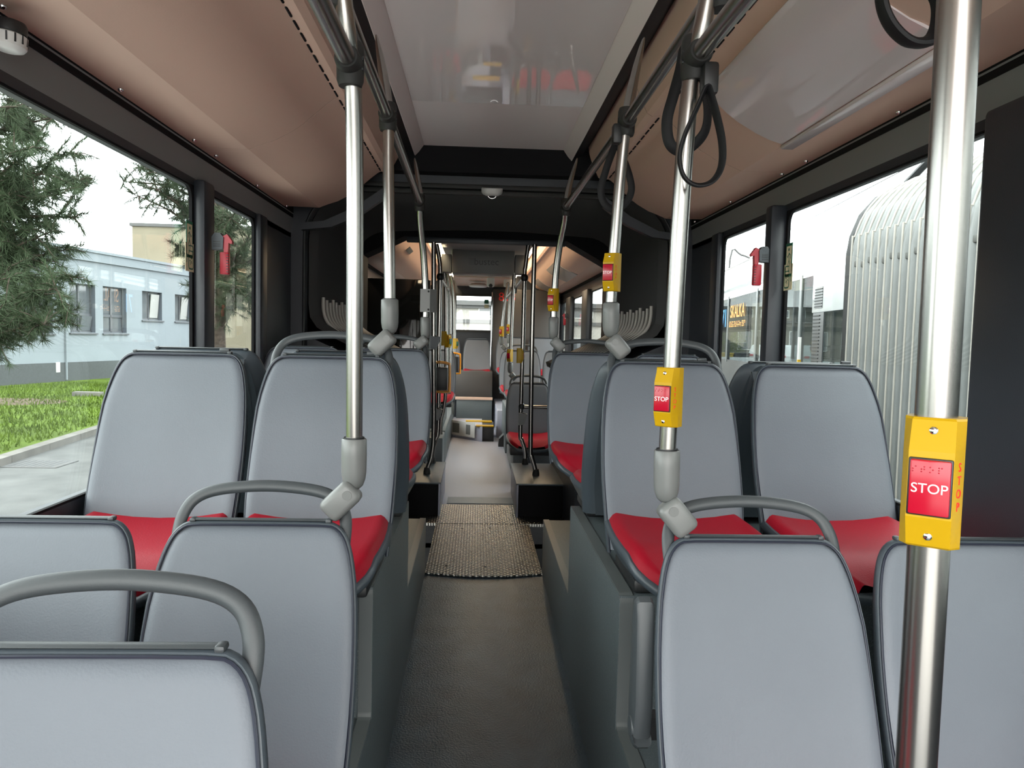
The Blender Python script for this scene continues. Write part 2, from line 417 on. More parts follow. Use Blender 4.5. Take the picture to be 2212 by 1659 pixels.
# --- beige overhead ducts
DP = [(1.175, 2.322), (.972, 2.319), (.920, 2.340), (.868, 2.358), (.805, 2.393), (.765, 2.422), (.728, 2.455), (.688, 2.490), (.650, 2.520), (.634, 2.528), (.600, 2.522), (.578, 2.535), (.566, 2.56), (.545, 2.60), (.525, 2.66), (.515, 2.72)]
def duct(side, y0, y1, nm, mat='beige', off=-.006):
    pts = [(side*a+off, z) for a, z in DP]+[(side*.515+off, 2.75), (side*1.165+off, 2.75)]
    b = MB(); b.prism(pts, y1-y0, lambda a, q, d: (a, y0+d, q)); return struct(nm, b, mat, ang=15)
dl = duct(-1, -1.0, 2.928, 'ceiling_duct_left'); dl2 = duct(-1, 2.932, 4.2, 'ceiling_duct_left_rear')
dr = duct(1, -1.0, 2.998, 'ceiling_duct_right'); dr2 = duct(1, 3.002, 4.2, 'ceiling_duct_right_rear')
for k_, s_, y_ in ((23, -1, 2.928), (24, 1, 2.998)):
    b = MB(); b.prism([(s_*a-.006, z+.0012) for a, z in DP]+[(s_*.515-.006, 2.74), (s_*1.17-.006, 2.74)], .004, lambda a, q, d: (a, y_+d, q)); struct('trim_%d' % k_, b, 'blackmat')
b = MB(); b.box(1.168, -1.2, 2.29, 1.26, 4.5, 2.9); b.box(-1.168, -1.2, 2.29, -1.26, 4.5, 2.9); b.box(1.168, 6.0, 2.29, 1.26, 12.4, 2.9); b.box(-1.168, 6.0, 2.29, -1.26, 12.4, 2.9); b.box(-1.26, -1.2, 2.85, 1.26, 4.5, 2.92); b.box(-1.26, 5.9, 2.85, 1.26, 12.4, 2.92); struct('roof', b, 'blackmat')
def screws(pts, owner, z):
    for px, py in pts:
        q = UZ(px, py, z)
        b = MB(); b.lathe([(.003, -.007), (.0055, -.006), (.008, -.003), (.0085, 0), (.0085, .004)], (q.x, q.y, z), n=12)
        part('screw', b, 'chrome', owner, world=True)
screws([(6, 13), (261, 193), (420, 302)], dl, 2.3195); screws([(467, 336), (556, 400), (619, 445)], dl2, 2.3195)
screws([(1941, 242), (1741, 348)], dr, 2.3195); screws([(1689, 376), (1578, 436), (1501, 479)], dr2, 2.3195)
def slots(side, y0, y1, owner):
    b = MB(); y = y0
    while y < y1:
        b.rbox((side*.6335-.006, y, 2.526), (.007, .062, .006), .002, seg=1); y += .088
    part('vent_slots', b, 'blackmat', owner, world=True)
slots(-1, -.9, 2.9, dl); slots(-1, 2.99, 4.17, dl2); slots(1, -.9, 2.96, dr); slots(1, 3.06, 4.17, dr2)

# --- portal frame in front of the bellows
def portal(name, y0, y1, inner, outer, mat):
    b = MB()
    def rg(p, y): return [(a, y, z) for a, z in p]
    b.loft([rg(outer, y0), rg(inner, y0), rg(inner, y1), rg(outer, y1)], wrap=True); return struct(name, b, mat, ang=30)
def arch(hw, zt, r, zb, n=10, cx=-.02):
    p = [(cx-hw, zb), (cx-hw, zb+.3)]
    p += [(cx-hw+r-r*cos(pi/2*i/n), zt-r+r*sin(pi/2*i/n)) for i in range(n+1)]
    p += [(cx+hw-r+r*sin(pi/2*i/n), zt-r+r*cos(pi/2*i/n)) for i in range(n+1)]
    p += [(cx+hw, zb+.3), (cx+hw, zb)]
    return p
inn = arch(1.085, 2.475, .30, .355)
def to_outer(p):
    out = []
    for a, z in p:
        if z <= 2.175: out.append((-1.2 if a < 0 else 1.2, z))
        else:
            t = (a+.02)/1.085; out.append((max(-1.2, min(1.2, t*1.35)), 2.78 if abs(t) < .89 else 2.175+(2.78-2.175)*max(0, (1-abs(t))/.11)))
    return out
portal('wall_portal', 4.40, 4.50, inn, to_outer(inn), 'wallblack')
# smooth raised lip round the opening
b = MB(); b.tube([(a, 4.40, z) for a, z in inn], .009, n=8, r2=.008); struct('trim_11', b, 'black')
# two grey bars across the header
for i, (ya, yb) in enumerate(((401, 411), (414, 424))):
    z1 = U(1063, ya, 4.39).z; z0 = U(1063, yb, 4.39).z
    b = MB(); b.rbox((-.02, 4.385, (z0+z1)/2), (1.62 if i == 0 else 1.50, .03, z1-z0), .004); struct('trim_%d' % (12+i), b, 'rubber')
hb = MB(); hb.box(-1.17, 4.302, 2.56, 1.17, 4.41, 2.80); struct('wall_header', hb, 'blackmat')
# dark slanted corner plates under the duct ends
for k, s in ((14, -1), (15, 1)):
    b = MB(); poly = [(.63, 2.47), (.80, 2.35), (.97, 2.27), (1.1, 2.255), (1.1, 2.215), (.93, 2.235), (.78, 2.30), (.64, 2.40)]
    b.prism(poly, .05, lambda a, q, d: (s*a-.01, 4.34+d, q)); struct('trim_%d' % k, b, 'wallblack')

# --- bellows (concertina tunnel)
half = [(.50, 1.40), (.72, 1.50), (.93, 1.60), (1.03, 1.66), (1.07, 1.72), (1.08, 1.80), (1.08, 2.10)]
arcp = [(.78+.30*cos(pi/2*i/8), 2.18+.30*sin(pi/2*i/8)) for i in range(9)]
top = [(.5, 2.495), (.25, 2.505), (0, 2.508)]
hp = half+arcp+top
path = [(-a-.02, z) for a, z in hp]+[(a-.02, z) for a, z in reversed(hp[:-1])]
def normals2(p):
    out = []
    for i in range(len(p)):
        a = p[max(i-1, 0)]; c_ = p[min(i+1, len(p)-1)]; d = Vector((c_[0]-a[0], c_[1]-a[1])).normalized(); out.append((d.y, -d.x))
    return out
nn = normals2(path); rings = []; NF = 14; Y0b, Y1b = 4.5, 5.95
for i in range(NF*4+1):
    y = Y0b+(Y1b-Y0b)*i/(NF*4); d = (.0, .022, .045, .022)[i % 4]
    rings.append([(p[0]+n[0]*d, y, p[1]+n[1]*d) for p, n in zip(path, nn)])
b = MB(); b.loft(rings, close=False); bel = struct('bellows', b, 'bellow', ang=20)
bel['label'] = 'black pleated concertina bellows around the aisle joint'
for s in (-1, 1):
    for i in range(NF-1):
        y = Y0b+(Y1b-Y0b)*(i+1)/NF
        k = .052
        rp = [(s*(a-k)-.02, y, z) for a, z in ((1.065, 1.845-.012*(i % 3)), (1.065, 1.78), (1.05, 1.715), (1.01, 1.665), (.92, 1.605), (.71, 1.51), (.55, 1.435))]
        b = MB(); b.tube(smooth_path(rp, 3), .008, n=8, r2=.0105, up=(0, 1, 0)); part('rib', b, 'rib', bel, world=True)
for s, nm in ((-1, 'wall_guard_left'), (1, 'wall_guard_right')):
    b = MB(); b.prism([(.56, .37), (.54, 1.36), (1.0, 1.57), (1.12, 1.62), (1.12, .37)], 1.45, lambda a, q, d: (s*a-.02, 4.5+d, q)); struct(nm, b, 'wallblack')

b = MB(); b.box(-1.22, 4.46, .3, -1.16, 6.0, 2.85); struct('wall_joint_left', b, 'blackmat')
b = MB(); b.box(1.13, 4.46, .3, 1.22, 6.0, 2.85); struct('wall_joint_right', b, 'blackmat')
b = MB(); b.box(-1.2, 4.42, 2.56, 1.2, 6.0, 2.85); struct('wall_joint_top', b, 'blackmat')
# --- far portal
fi = [(-1.0, .36), (-1.0, 2.255), (-.68, 2.41), (.61, 2.41), (.95, 2.225), (.95, .36)]
fo = [(-1.3, .36), (-1.3, 2.35), (-1.0, 2.9), (1.0, 2.9), (1.3, 2.35), (1.3, .36)]
portal('wall_portal_far', 5.95, 6.2, fi, fo, 'blackmat')
b = MB(); b.rbox((-.03, 6.0, 2.392), (1.27, .06, .045), .006); struct('trim_16', b, 'wallblack')
# ================================================================== SEATS
# local frame: front towards -Y, junction of back and cushion at y=0, z=hj
BZ = [-.09, -.05, 0, .05, .10, .15, .20, .25, .30, .34, .37, .39, .405, .417, .427, .435, .441, .445]
def back_y(z):
    t = max(0, z)/.455
    return .165*(t**1.12) + (.15*z if z < 0 else 0) + .008*sin(pi*min(1, max(0, z)/.3))
def back_w(z):
    K = [(-.10, .196), (0, .206), (.08, .210), (.16, .210), (.24, .208), (.30, .204), (.34, .199), (.37, .193), (.39, .188), (.405, .183), (.417, .178), (.427, .172), (.435, .165), (.441, .157), (.445, .148)]
    for (a, p), (c_, q) in zip(K, K[1:]):
        if z <= c_: return (p+(q-p)*(z-a)/(c_-a))*.972
    return K[-1][1]*.972
UC = [-1, -.992, -.975, -.95, -.91, -.85, -.7, -.45, -.2, 0, .2, .45, .7, .85, .91, .95, .975, .992, 1]
def make_pad(hj):
    b = MB(); P = []
    for z in BZ:
        w = back_w(z)-.0005; row = []
        ed = min(1, (.449-z)/.02)
        for u in UC:
            a = abs(u); y = back_y(z) - .016*a**3.0*(1-max(0, z)/.60)
            if a > .9: y += .008*((a-.9)/.1)**2
            y += .010*(1-ed)
            row.append((u*w, y, hj+z))
        P.append(row)
    b.grid(P); return b
def outline():
    L = []
    zs = [-.10]+BZ
    for z in zs: L.append((-back_w(z), z))
    L += [(-.12, .4465), (-.06, .447), (0, .447), (.06, .447), (.12, .4465)]
    for z in reversed(zs): L.append((back_w(z), z))
    return L
def out_frames():
    L = outline(); nr = []
    for i in range(len(L)):
        a = Vector(L[max(0, i-1)]); c_ = Vector(L[min(len(L)-1, i+1)]); d = (c_-a).normalized(); nr.append(Vector((-d.y, d.x)))
    return L, nr
def make_shell(hj):
    L, nr = out_frames(); b = MB(); rings = []
    for (x, z), n in zip(L, nr):
        y = back_y(z); k = .55+.45*min(1, max(0, (.46-z)/.25)); k2 = k
        def p(o, dy): return (x+n.x*o, y+dy, hj+z+n.y*o)
        rings.append([p(-.006, .016), p(.0005, .005), p(.003, .000), p(.0060, .000), p(.0078, .003), p(.0082, .009), p(.006, .020*k2+.004), p(-.003, .042*k2), p(-.02, .058*k2), p(-.05, .068*k2)])
    b.loft(rings, close=False)
    P = []
    for z in [-.10]+BZ:
        w = back_w(z)-.03; P.append([(u*w, back_y(z)+.068*(.55+.45*min(1, max(0, (.46-z)/.25))), hj+z-.0*z) for u in (-1, -.5, 0, .5, 1)])
    b.grid(P); return b
def make_piping(hj):
    L, nr = out_frames(); b = MB()
    b.tube([(x+n.x*.0012, back_y(z)-.0018, hj+z+n.y*.0012) for (x, z), n in zip(L, nr)], .0024, n=6); return b
def make_toptrim(hj):
    b = MB(); b.tube([(x, back_y(.447)+.009, hj+.4568) for x in (-.132, -.1, 0, .1, .132)], .0028, n=8, r2=.0085, up=(0, 0, 1))
    for s in (-1, 1): b.rbox((s*.137, back_y(.447)+.009, hj+.4555), (.013, .020, .0095), .004)
    return b
def make_hook(hj):
    b = MB(); b.rbox((.118, back_y(.447)+.022, hj+.463), (.03, .016, .012), .004); return b
CY = [.012, -.02, -.08, -.16, -.24, -.30, -.335, -.36, -.38, -.394, -.403, -.407]
def cush_w(y):
    if y > -.30: return .198+.008*sin(pi*min(1, max(0, (-y)/.30)))
    t = min(1, (-y-.30)/.108); return .198*(1-.40*t**3.2)
def cush_z(u, y):
    a = abs(u); r = max(0, 1-(-y)/.30)
    z = .022*a**2.2*(.35+.65*r) - .012*(1-a**2)*min(1, (-y+.02)/.12)
    if y < -.29: z -= .062*((-y-.29)/.117)**2.0
    if a > .86: z -= .030*((a-.86)/.14)**2
    return z
def make_cushion(hj):
    b = MB(); P = []; uu = [-1, -.97, -.93, -.88, -.8, -.6, -.35, 0, .35, .6, .8, .88, .93, .97, 1]
    for y in CY: P.append([(u*cush_w(y), y, hj+cush_z(u, y)) for u in uu])
    b.grid(P); return b
def make_pan(hj):
    pts = []
    for y in CY: pts.append((-cush_w(y), y))
    front = [(x*cush_w(CY[-1]), CY[-1]-.0) for x in (-.5, 0, .5)]
    pts2 = pts+front+[(-x, y) for x, y in reversed(pts)]
    zz = [cush_z(1, y) for x, y in pts]; zs = zz+[cush_z(.5, CY[-1])-.022, cush_z(0, CY[-1])-.02, cush_z(.5, CY[-1])-.022]+list(reversed(zz))
    cx, cyc = 0, -.2
    def ring(o, dz, flat=None):
        out = []
        for (x, y), z in zip(pts2, zs):
            d = Vector((x-cx, y-cyc)); d.normalize()
            out.append((x+d.x*o, y+d.y*o, hj+(z+dz if flat is None else flat)))
        return out
    b = MB(); b.loft([ring(-.004, .004), ring(.004, .003), ring(.010, -.004), ring(.011, -.012), ring(.006, -.022), ring(-.02, 0, -.085), ring(-.06, 0, -.10)], c0=False)
    return b
def make_grab(hj):
    y0 = back_y(.42)+.018
    pts = [(-.168, .385), (-.170, .435), (-.165, .464), (-.150, .488), (-.120, .504), (-.07, .513), (0, .517), (.07, .513), (.120, .504), (.150, .488), (.165, .464), (.170, .435), (.168, .385)]
    pts = smooth_path([(x, y0+(z-.415)*.5, hj+z) for x, z in pts], 4)
    b = MB(); b.tube(pts, .0085, n=12, r2=.0128, up=(0, -1, .4)); return b
SEATMESH = {}
def seat(label, X, Y, zj, base, rz=0, grab=False, group='grey bus seats', base_kind='box', name='bus_seat', arm=None, hook=False, ped=None):
    hj = zj-base; t = thing(name, label, 'seat', (X, Y, base), rz, group)
    def get(key, fn, mat, ang=40, parent=t):
        kk = (key, round(hj, 3))
        if kk not in SEATMESH: SEATMESH[kk] = to_mesh(key, fn(hj), mat, None, ang)
        o = bpy.data.objects.new(key, SEATMESH[kk]); col.objects.link(o); o.parent = parent; MW[o.name] = MW[t.name]; return o
    sh = get('back_shell', make_shell, 'shell'); get('back_pad', make_pad, 'fabric', 60); get('piping', make_piping, 'piping', parent=sh)
    get('top_trim', make_toptrim, 'rail_slate', parent=sh)
    pn = get('seat_pan', make_pan, 'shell'); get('cushion', make_cushion, 'red', 60)['label'] = 'red leatherette seat cushion'
    if grab: get('grab_handle', make_grab, 'rail_slate')
    if hook: get('coat_hook', make_hook, 'rail_slate')
    if ped == 'box':      # low bracket down to the podium
        def f(h):
            b = MB(); b.rbox((0, -.16, (h-.09)/2), (.36, .26, h-.09), .01); return b
        get('bracket', f, 'black')
    elif ped == 'leg':
        def f(h):
            b = MB()
            b.rbox((0, -.12, (h-.09)/2), (.05, .20, h-.09), .006); b.rbox((0, -.14, .006), (.12, .26, .012), .004); return b
        get('pedestal', f, 'alu')
    return t
CL, CWL, CRR, CWR = -.523, -.960, .503, .968
# third row (on the box podium), facing the camera
seat('window seat in front of the main left window, no handle, red cushion showing', CWL, 2.075, 1.102, .978, group=None, hook=True, ped='box')
seat('raised left aisle seat, its grab handle clamped to the second left pole', CL, 2.075, 1.102, .978, grab=True, group=None, hook=True, ped='box')
seat('aisle seat right of the aisle behind the pole with the middle stop button', CRR, 2.125, 1.105, .978, grab=True, group=None, hook=True, ped='box')
seat('window seat by the right window, right of the middle stop button pole', CWR, 2.125, 1.105, .978, group=None, hook=True, ped='box')
# fourth row, back to back with the third
seat('rear-facing left window seat, only its dark shell seen behind the left window seat', CWL, 2.57, 1.110, .978, rz=pi, group=None, ped='box')
seat('rear-facing left aisle seat, dark slate shell back to back with the left aisle seat', CL, 2.57, 1.110, .978, rz=pi, group=None, ped='box')
seat('rear-facing right aisle seat, blue-slate shell and red cushion tip beside the aisle', CRR, 2.62, 1.105, .978, rz=pi, group=None, ped='box')
seat('rear-facing right window seat, only its dark shell seen beside the right window seat', CWR, 2.62, 1.105, .978, rz=pi, group=None, ped='box')
# fifth row on pedestals
seat('far left window seat by the bellows, only the pale top of its back visible', CWL, 3.63, 1.100, .645, group=None, ped='leg')
seat('left aisle seat just before the joint, red cushion, clamped to the curved left pole', CL, 3.63, 1.100, .645, grab=True, group=None, ped='leg')
seat('right aisle seat just before the joint, red cushion, clamped to the curved right pole', .487, 3.68, 1.100, .645, grab=True, group=None, ped='leg')
seat('far right window seat by the bellows, only the pale top of its back visible', .917, 3.68, 1.100, .645, group=None, ped='leg')
# second row, lower
seat('low left window seat at the left edge, behind the nearest grab handle', CWL, 1.355, .780, .262, group=None, ped='box')
seat('low left aisle seat with a grab handle clamped to the nearest left pole', CL, 1.355, .780, .262, grab=True, group=None, ped='box')
s2 = seat('large low right aisle seat in the foreground with a folded armrest at its side', .475, 1.275, .778, .262, grab=True, group=None, ped='box')
seat('low right window seat in the bottom right corner behind the big pole', .910, 1.275, .778, .262, group=None, ped='box')
# first row, nearest
seat('nearest left seat in the bottom left corner with a big curved grab handle', CL+.012, .675, .803, .262, grab=True, group=None, ped='box')
seat('nearest left window seat, mostly outside the bottom left corner', CWL+.01, .675, .803, .262, group=None, ped='box')
# armrest folded up on the right aisle seat of the second row
a = U(1397, 1300, 1.40); z0 = U(1397, 1618, 1.40)
b = MB(); ax = a.x
pp = [(1.40, z0.z+.02), (1.385, z0.z+.012), (1.40, z0.z+.001), (1.43, z0.z-.002), (1.455, z0.z+.02), (1.46, z0.z+.07), (1.448, a.z-.03), (1.44, a.z-.006), (1.425, a.z+.002), (1.408, a.z-.004), (1.40, a.z-.03), (1.387, z0.z+.09)]
n_ = len(pp)
def rr(o, dx):
    cyy = sum(p[0] for p in pp)/n_; czz = sum(p[1] for p in pp)/n_
    return [(ax+dx, p[0]+(cyy-p[0])*o, p[1]+(czz-p[1])*o*.25) for p in pp]
b.loft([rr(.35, -.0185), rr(.12, -.0165), rr(0, -.011), rr(0, .011), rr(.12, .0165), rr(.35, .0185)])
arm = part('armrest', b, 'rail_slate', s2, world=True, ang=40)
b = MB(); b.lathe([(0, -.004), (.019, -.004), (.021, 0), (.021, .002)], (ax-.0165, 1.422, z0.z+.035), (1, 0, 0), n=24)
part('pivot_cap', b, 'rail_slate', arm, world=True)
b = MB(); b.box(ax+.012, 1.405, z0.z+.015, ax+.05, 1.44, z0.z+.06); part('pivot', b, 'black', arm, world=True)
# ================================================================== RAILS, POLES, BUTTONS, STRAPS
def dome_sleeve(p0, p1, r=.026):
    # grey plastic sleeve: open top, rounded bottom, from p0 (top) to p1 (bottom)
    p0 = Vector(p0); p1 = Vector(p1); L = (p1-p0).length; ax = (p1-p0).normalized()
    b = MB(); b.lathe([(r-.006, .001), (r-.002, 0), (r, .002), (r*1.02, L*.3), (r*1.0, L*.66), (r*.92, L*.80), (r*.74, L*.92), (r*.45, L*.985), (.0, L)], p0, ax, n=28); return b
def clamp_block(p0, p1, w=.031):
    p0 = Vector(p0); p1 = Vector(p1); d = (p1-p0); p1 = p1+d*.10; d = (p1-p0); L = d.length; zc = d.normalized(); yc = Vector((0, 1, 0)); yc = (yc-zc*yc.dot(zc)).normalized(); xc = yc.cross(zc)
    R = Matrix((xc, yc, zc)).transposed()
    b = MB(); b.rbox((p0+p1)/2, (w*1.72, w*1.7, L), .013, R, seg=3); return b
def pole(name, label, pts, r=.0172, sleeve=None, clamp=None, group=None, mat='steel', flat_top=False, cat='pole'):
    sp = smooth_path(pts, 6); base = min(sp, key=lambda p: p.z)
    t = thing(name, label, cat, base, 0, group)
    n = len(sp); R = [r]*n; R2 = [r]*n
    if flat_top:
        for i in range(n):
            k = max(0, 1-(n-1-i)/10); k = k*k; R[i] = r*(1-.75*k); R2[i] = r*(1+.05*k)
    b = MB(); b.tube(sp, R, n=24, r2=R2, up=(1, 0, 0)); part('tube', b, mat, t, world=True)
    if sleeve:
        part('sleeve', dome_sleeve(*sleeve), 'sleeve', t, world=True, ang=50)
        b = MB(); d = (Vector(sleeve[1])-Vector(sleeve[0])).normalized(); b.tube([Vector(sleeve[0])-d*.003, Vector(sleeve[0])+d*.004], .0215, n=24); part('seal_ring', b, 'black', t, world=True)
    if clamp:
        c_ = part('clamp', clamp_block(*clamp), 'sleeve', t, world=True, ang=50)
        b = MB(); q = Vector(clamp[0])+(Vector(clamp[1])-Vector(clamp[0]))*.25; b.lathe([(.010, -.028), (.010, -.0265), (.006, -.026), (.006, .0)], (q.x, q.y, q.z), (0, 1, 0), n=14); part('clamp_screw', b, 'sleeve', c_, world=True)
    return t
def joint(t, c, axis_rail, axis_pole, name='joint'):
    b = MB(); c = Vector(c); a = Vector(axis_pole).normalized(); q = Vector(axis_rail).normalized()
    prof = lambda L, r: [(r*.86, -L), (r, -L*.75), (r*1.04, 0), (r, L*.75), (r*.86, L)]
    b.lathe(prof(.042, .026), c, a, n=20); b.lathe(prof(.036, .0245), c-q*.012, q, n=20)
    j = part(name, b, 'rubber', t, world=True, ang=50)
    for dz in (-.009, .009):
        s = MB(); s.lathe([(.0045, -.004), (.0045, 0), (.003, .001)], c+Vector((.0265 if c.x < 0 else -.0265, -.008, dz)), (1 if c.x < 0 else -1, 0, 0), n=10); part('joint_screw', s, 'black', j, world=True)
    return j
# overhead rails
YD = (0, 1, 0)
JL1 = U(757, 140, 1.50); JL2 = U(838, 253, 2.30); JL3 = U(907, 438, 3.76)
JR1 = U(1500, 128, 1.45); JR2 = U(1353, 264, 2.30); JR3 = U(1222, 448, 3.76)
t = thing('grab_rail', 'left upper overhead steel grab rail running along the ceiling to the curved pole', 'rail', (JL2.x, .2, JL2.z))
b = MB(); b.tube([(JL2.x+.005, .2, JL2.z), (JL2.x, JL2.y, JL2.z), (JL3.x, JL3.y, JL3.z)], .0168, n=24); part('tube', b, 'steel', t, world=True)
joint(t, JL2, YD, (0, 0, 1)); joint(t, JL3, YD, (0, 0, 1)); joint(t, (JL2.x+.002, 1.46, JL2.z), YD, (.1, 0, 1))
t = thing('grab_rail', 'right upper overhead steel grab rail running along the ceiling to the curved pole', 'rail', (JR2.x, .2, JR2.z))
b = MB(); b.tube([(JR2.x-.004, .2, JR2.z), (JR2.x, JR2.y, JR2.z), (JR3.x, JR3.y, JR3.z)], .0168, n=24); part('tube', b, 'steel', t, world=True)
joint(t, JR2, YD, (0, 0, 1)); joint(t, JR3, YD, (0, 0, 1)); joint(t, (JR2.x, 1.42, JR2.z), YD, (-.1, 0, 1))
t = thing('grab_rail', 'left lower overhead steel rail from the top left edge to the nearest left pole', 'rail', (JL1.x, .2, JL1.z))
b = MB(); b.tube([(JL1.x, .2, JL1.z-.02), (JL1.x, JL1.y-.01, JL1.z)], .0172, n=24); part('tube', b, 'steel', t, world=True); joint(t, JL1, YD, (0, 0, 1))
t = thing('grab_rail', 'right lower overhead steel rail behind the hanging strap loops, running to the top edge', 'rail', (JR1.x, .2, JR1.z))
b = MB(); b.tube([(JR1.x, .2, JR1.z-.02), (JR1.x, JR1.y-.01, JR1.z)], .0172, n=24); part('tube', b, 'steel', t, world=True); joint(t, JR1, YD, (0, 0, 1))
# poles
def PX(l): return [U(*p) for p in l]
def cl(a, b_): return (U(*a), U(*b_))
pole('grab_pole', 'nearest left pole, clamped to the grab handle of the low left aisle seat',
     PX([(765, 965, 1.56), (766, 700, 1.55), (767, 400, 1.54), (763, 200, 1.51)])+[JL1]+PX([(744, 20, 1.455)])+[Vector((-.40, 1.42, 2.62))],
     sleeve=(U(765, 947, 1.56), U(764, 1057, 1.56)), clamp=cl((768, 1052, 1.55), (712, 1104, 1.545)))
pole('grab_pole', 'second left pole, clamped to the left aisle seat on the raised box',
     PX([(842, 660, 2.28), (841, 520, 2.285), (839, 360, 2.295)])+[JL2]+PX([(829, 170, 2.33), (814, 82, 2.36)]), flat_top=True,
     sleeve=(U(842, 647, 2.28), U(842, 722, 2.28)), clamp=cl((847, 722, 2.27), (808, 758, 2.265)))
pole('grab_pole', 'left curved pole at the joint, carrying the grey reader box',
     PX([(919, 692, 3.86), (920, 650, 3.86), (918, 600, 3.86), (914, 540, 3.84), (908, 480, 3.79)])+[JL3]+PX([(905, 400, 3.78), (896, 345, 3.82)]), flat_top=True,
     sleeve=(U(919, 686, 3.85), U(919, 733, 3.85)), clamp=cl((922, 731, 3.83), (900, 748, 3.82)))
pr1 = pole('grab_pole', 'right pole carrying the middle stop button, clamped to the foreground right aisle seat',
     PX([(1441, 985, 1.47), (1453, 760, 1.465), (1469, 480, 1.46), (1485, 250, 1.45)])+[JR1]+PX([(1521, 40, 1.42)])+[Vector((.375, 1.38, 2.62))],
     sleeve=(U(1441, 972, 1.47), U(1439, 1085, 1.47)), clamp=cl((1437, 1085, 1.465), (1482, 1142, 1.46)))
pole('grab_pole', 'second right pole with a stop button, clamped to the raised right aisle seat',
     PX([(1319, 665, 2.325), (1327, 540, 2.32), (1340, 380, 2.31)])+[JR2]+PX([(1368, 180, 2.33), (1389, 88, 2.36)]), flat_top=True,
     sleeve=(U(1320, 655, 2.325), U(1319, 729, 2.325)), clamp=cl((1318, 730, 2.315), (1348, 766, 2.31)))
pole('grab_pole', 'right curved pole at the joint carrying a small stop button',
     PX([(1196, 692, 3.88), (1197, 650, 3.88), (1201, 590, 3.87), (1209, 530, 3.84), (1219, 480, 3.79)])+[JR3]+PX([(1229, 405, 3.78), (1246, 345, 3.82)]), flat_top=True,
     sleeve=(U(1196, 686, 3.88), U(1195, 733, 3.88)), clamp=cl((1194, 733, 3.875), (1214, 754, 3.87)))
pole('grab_pole', 'big upright steel pole in the right foreground, cut by top and bottom edges',
     [Vector((.334, .66, .262)), Vector((.336, .66, 1.2)), Vector((.334, .66, 1.9)), Vector((.33, .66, 2.70))], r=.0178)

# stop buttons: local front is -Y
def stop_button(label, c, rz, lean=0.0, group=None, detail=True, mark='red'):
    t = thing('stop_button', label, 'stop button', c, rz, group)
    b = MB()
    def sec(z, k, wf):
        yf = -.012-.0225*k
        return [(-wf, yf, z), (wf, yf, z), (.0245, yf+.017*k+.004, z), (.0235, .012, z), (.012, .021, z), (-.012, .021, z), (-.0235, .012, z), (-.0245, yf+.017*k+.004, z)]
    b.loft([sec(-.059, .42, .0165), sec(-.057, .52, .0175), sec(-.030, .98, .0180), (sec(0, 1.0, .0180)), sec(.030, .98, .0180), sec(.057, .52, .0175), sec(.059, .42, .0165)])
    h = part('housing', b, 'yellow', t, ang=20)
    yf = -.0345
    b = MB(); b.rbox((0, yf+.0005, -.002), (.0350, .005, .0520), .0015); part('bezel', b, 'black', t)
    b = MB(); b.rbox((0, yf-.0015, -.002), (.0322, .006, .0492), .0018); bt = part('push_plate', b, 'stopred' if mark == 'red' else 'stickgreen', t)
    for z in (-.0475, .0475):
        b = MB(); b.lathe([(.0045, -.0275), (.0045, -.0265), (.0035, -.0295), (0, -.0300)], (0, 0, z), (0, 1, 0), n=14)
        b = MB(); b.ball((0, -.0265, z), .0042, 6, 1, .6, 1); part('screw', b, 'chrome', t)
    if detail:
        m = text_mb('STOP', .0122, .0003); m.xf(Matrix.Translation((0, yf-.0047, -.003)) @ FACE_Y); part('lettering', m, 'whitepaint', bt)
        for i, ch in enumerate('STOP'):
            m = text_mb(ch, .0115, .0003); ang = atan2(.017, .0065)
            m.xf(Matrix.Translation((.02155, -.0236, .0165-.0118*i)) @ Matrix.Rotation(radians(69), 4, 'Z') @ FACE_Y)
            part('lettering', m, 'digit', h)
        dots = MB()
        for k, pat in enumerate(((2, 3, 4), (2, 3, 4, 5), (1, 3, 5), (1, 2, 3, 4))):
            for d in pat:
                dots.ball((-.0125+k*.0068+(.0011 if d > 3 else -.0011)*1.0, yf-.0046, .0165-((d-1) % 3)*.0022), .0007, 4)
        part('braille', dots, 'stopred', bt)
    return t
def on(px, py, Y): return U(px, py, Y)
stop_button('large stop button on the big right foreground pole', (.3365, .66, U(2011, 1036, .66).z), radians(-37))
stop_button('middle stop button on the right pole in front of the right aisle seat', U(1446, 857, 1.465), radians(-38))
stop_button('stop button on the second right pole, just below the right bellows ribs', U(1323, 589, 2.32), radians(-34))
stop_button('small stop button on the curved right pole before the joint', U(1196, 648, 3.88), radians(-34))

# hanging straps
def strap(label, anchor, loop, group=None, w=.012, th=.0044, block=True):
    t = thing('hanging_strap', label, 'strap', anchor, 0, group)
    b = MB(); b.tube(smooth_path(loop+[loop[0]], 6)[:-1], th, n=10, r2=w, closed=True, up=(1, .2, 0))
    part('loop', b, 'strap', t, world=True)
    if block:
        b = MB(); a = Vector(anchor); b.rbox(a, (.030, .034, .060), .007); part('buckle', b, 'black', t, world=True)
    return t
def lp(l, Y, dy=0): return [U(px, py, Y+dy*i/len(l)) for i, (px, py) in enumerate(l)]
strap('black strap loop hanging right of the middle stop button pole, front one of two', U(1532, 172, 1.42),
      lp([(1530, 190), (1548, 250), (1560, 310), (1558, 360), (1538, 392), (1505, 400), (1478, 382), (1468, 340), (1480, 290), (1505, 235), (1522, 195)], 1.40))
strap('black strap loop on the rail joint left of the front loop, partly behind the pole', U(1486, 85, 1.52),
      lp([(1484, 100), (1498, 110), (1515, 170), (1528, 230), (1524, 280), (1500, 312), (1470, 326), (1446, 308), (1441, 260), (1455, 205), (1470, 150), (1478, 110)], 1.56), block=False)
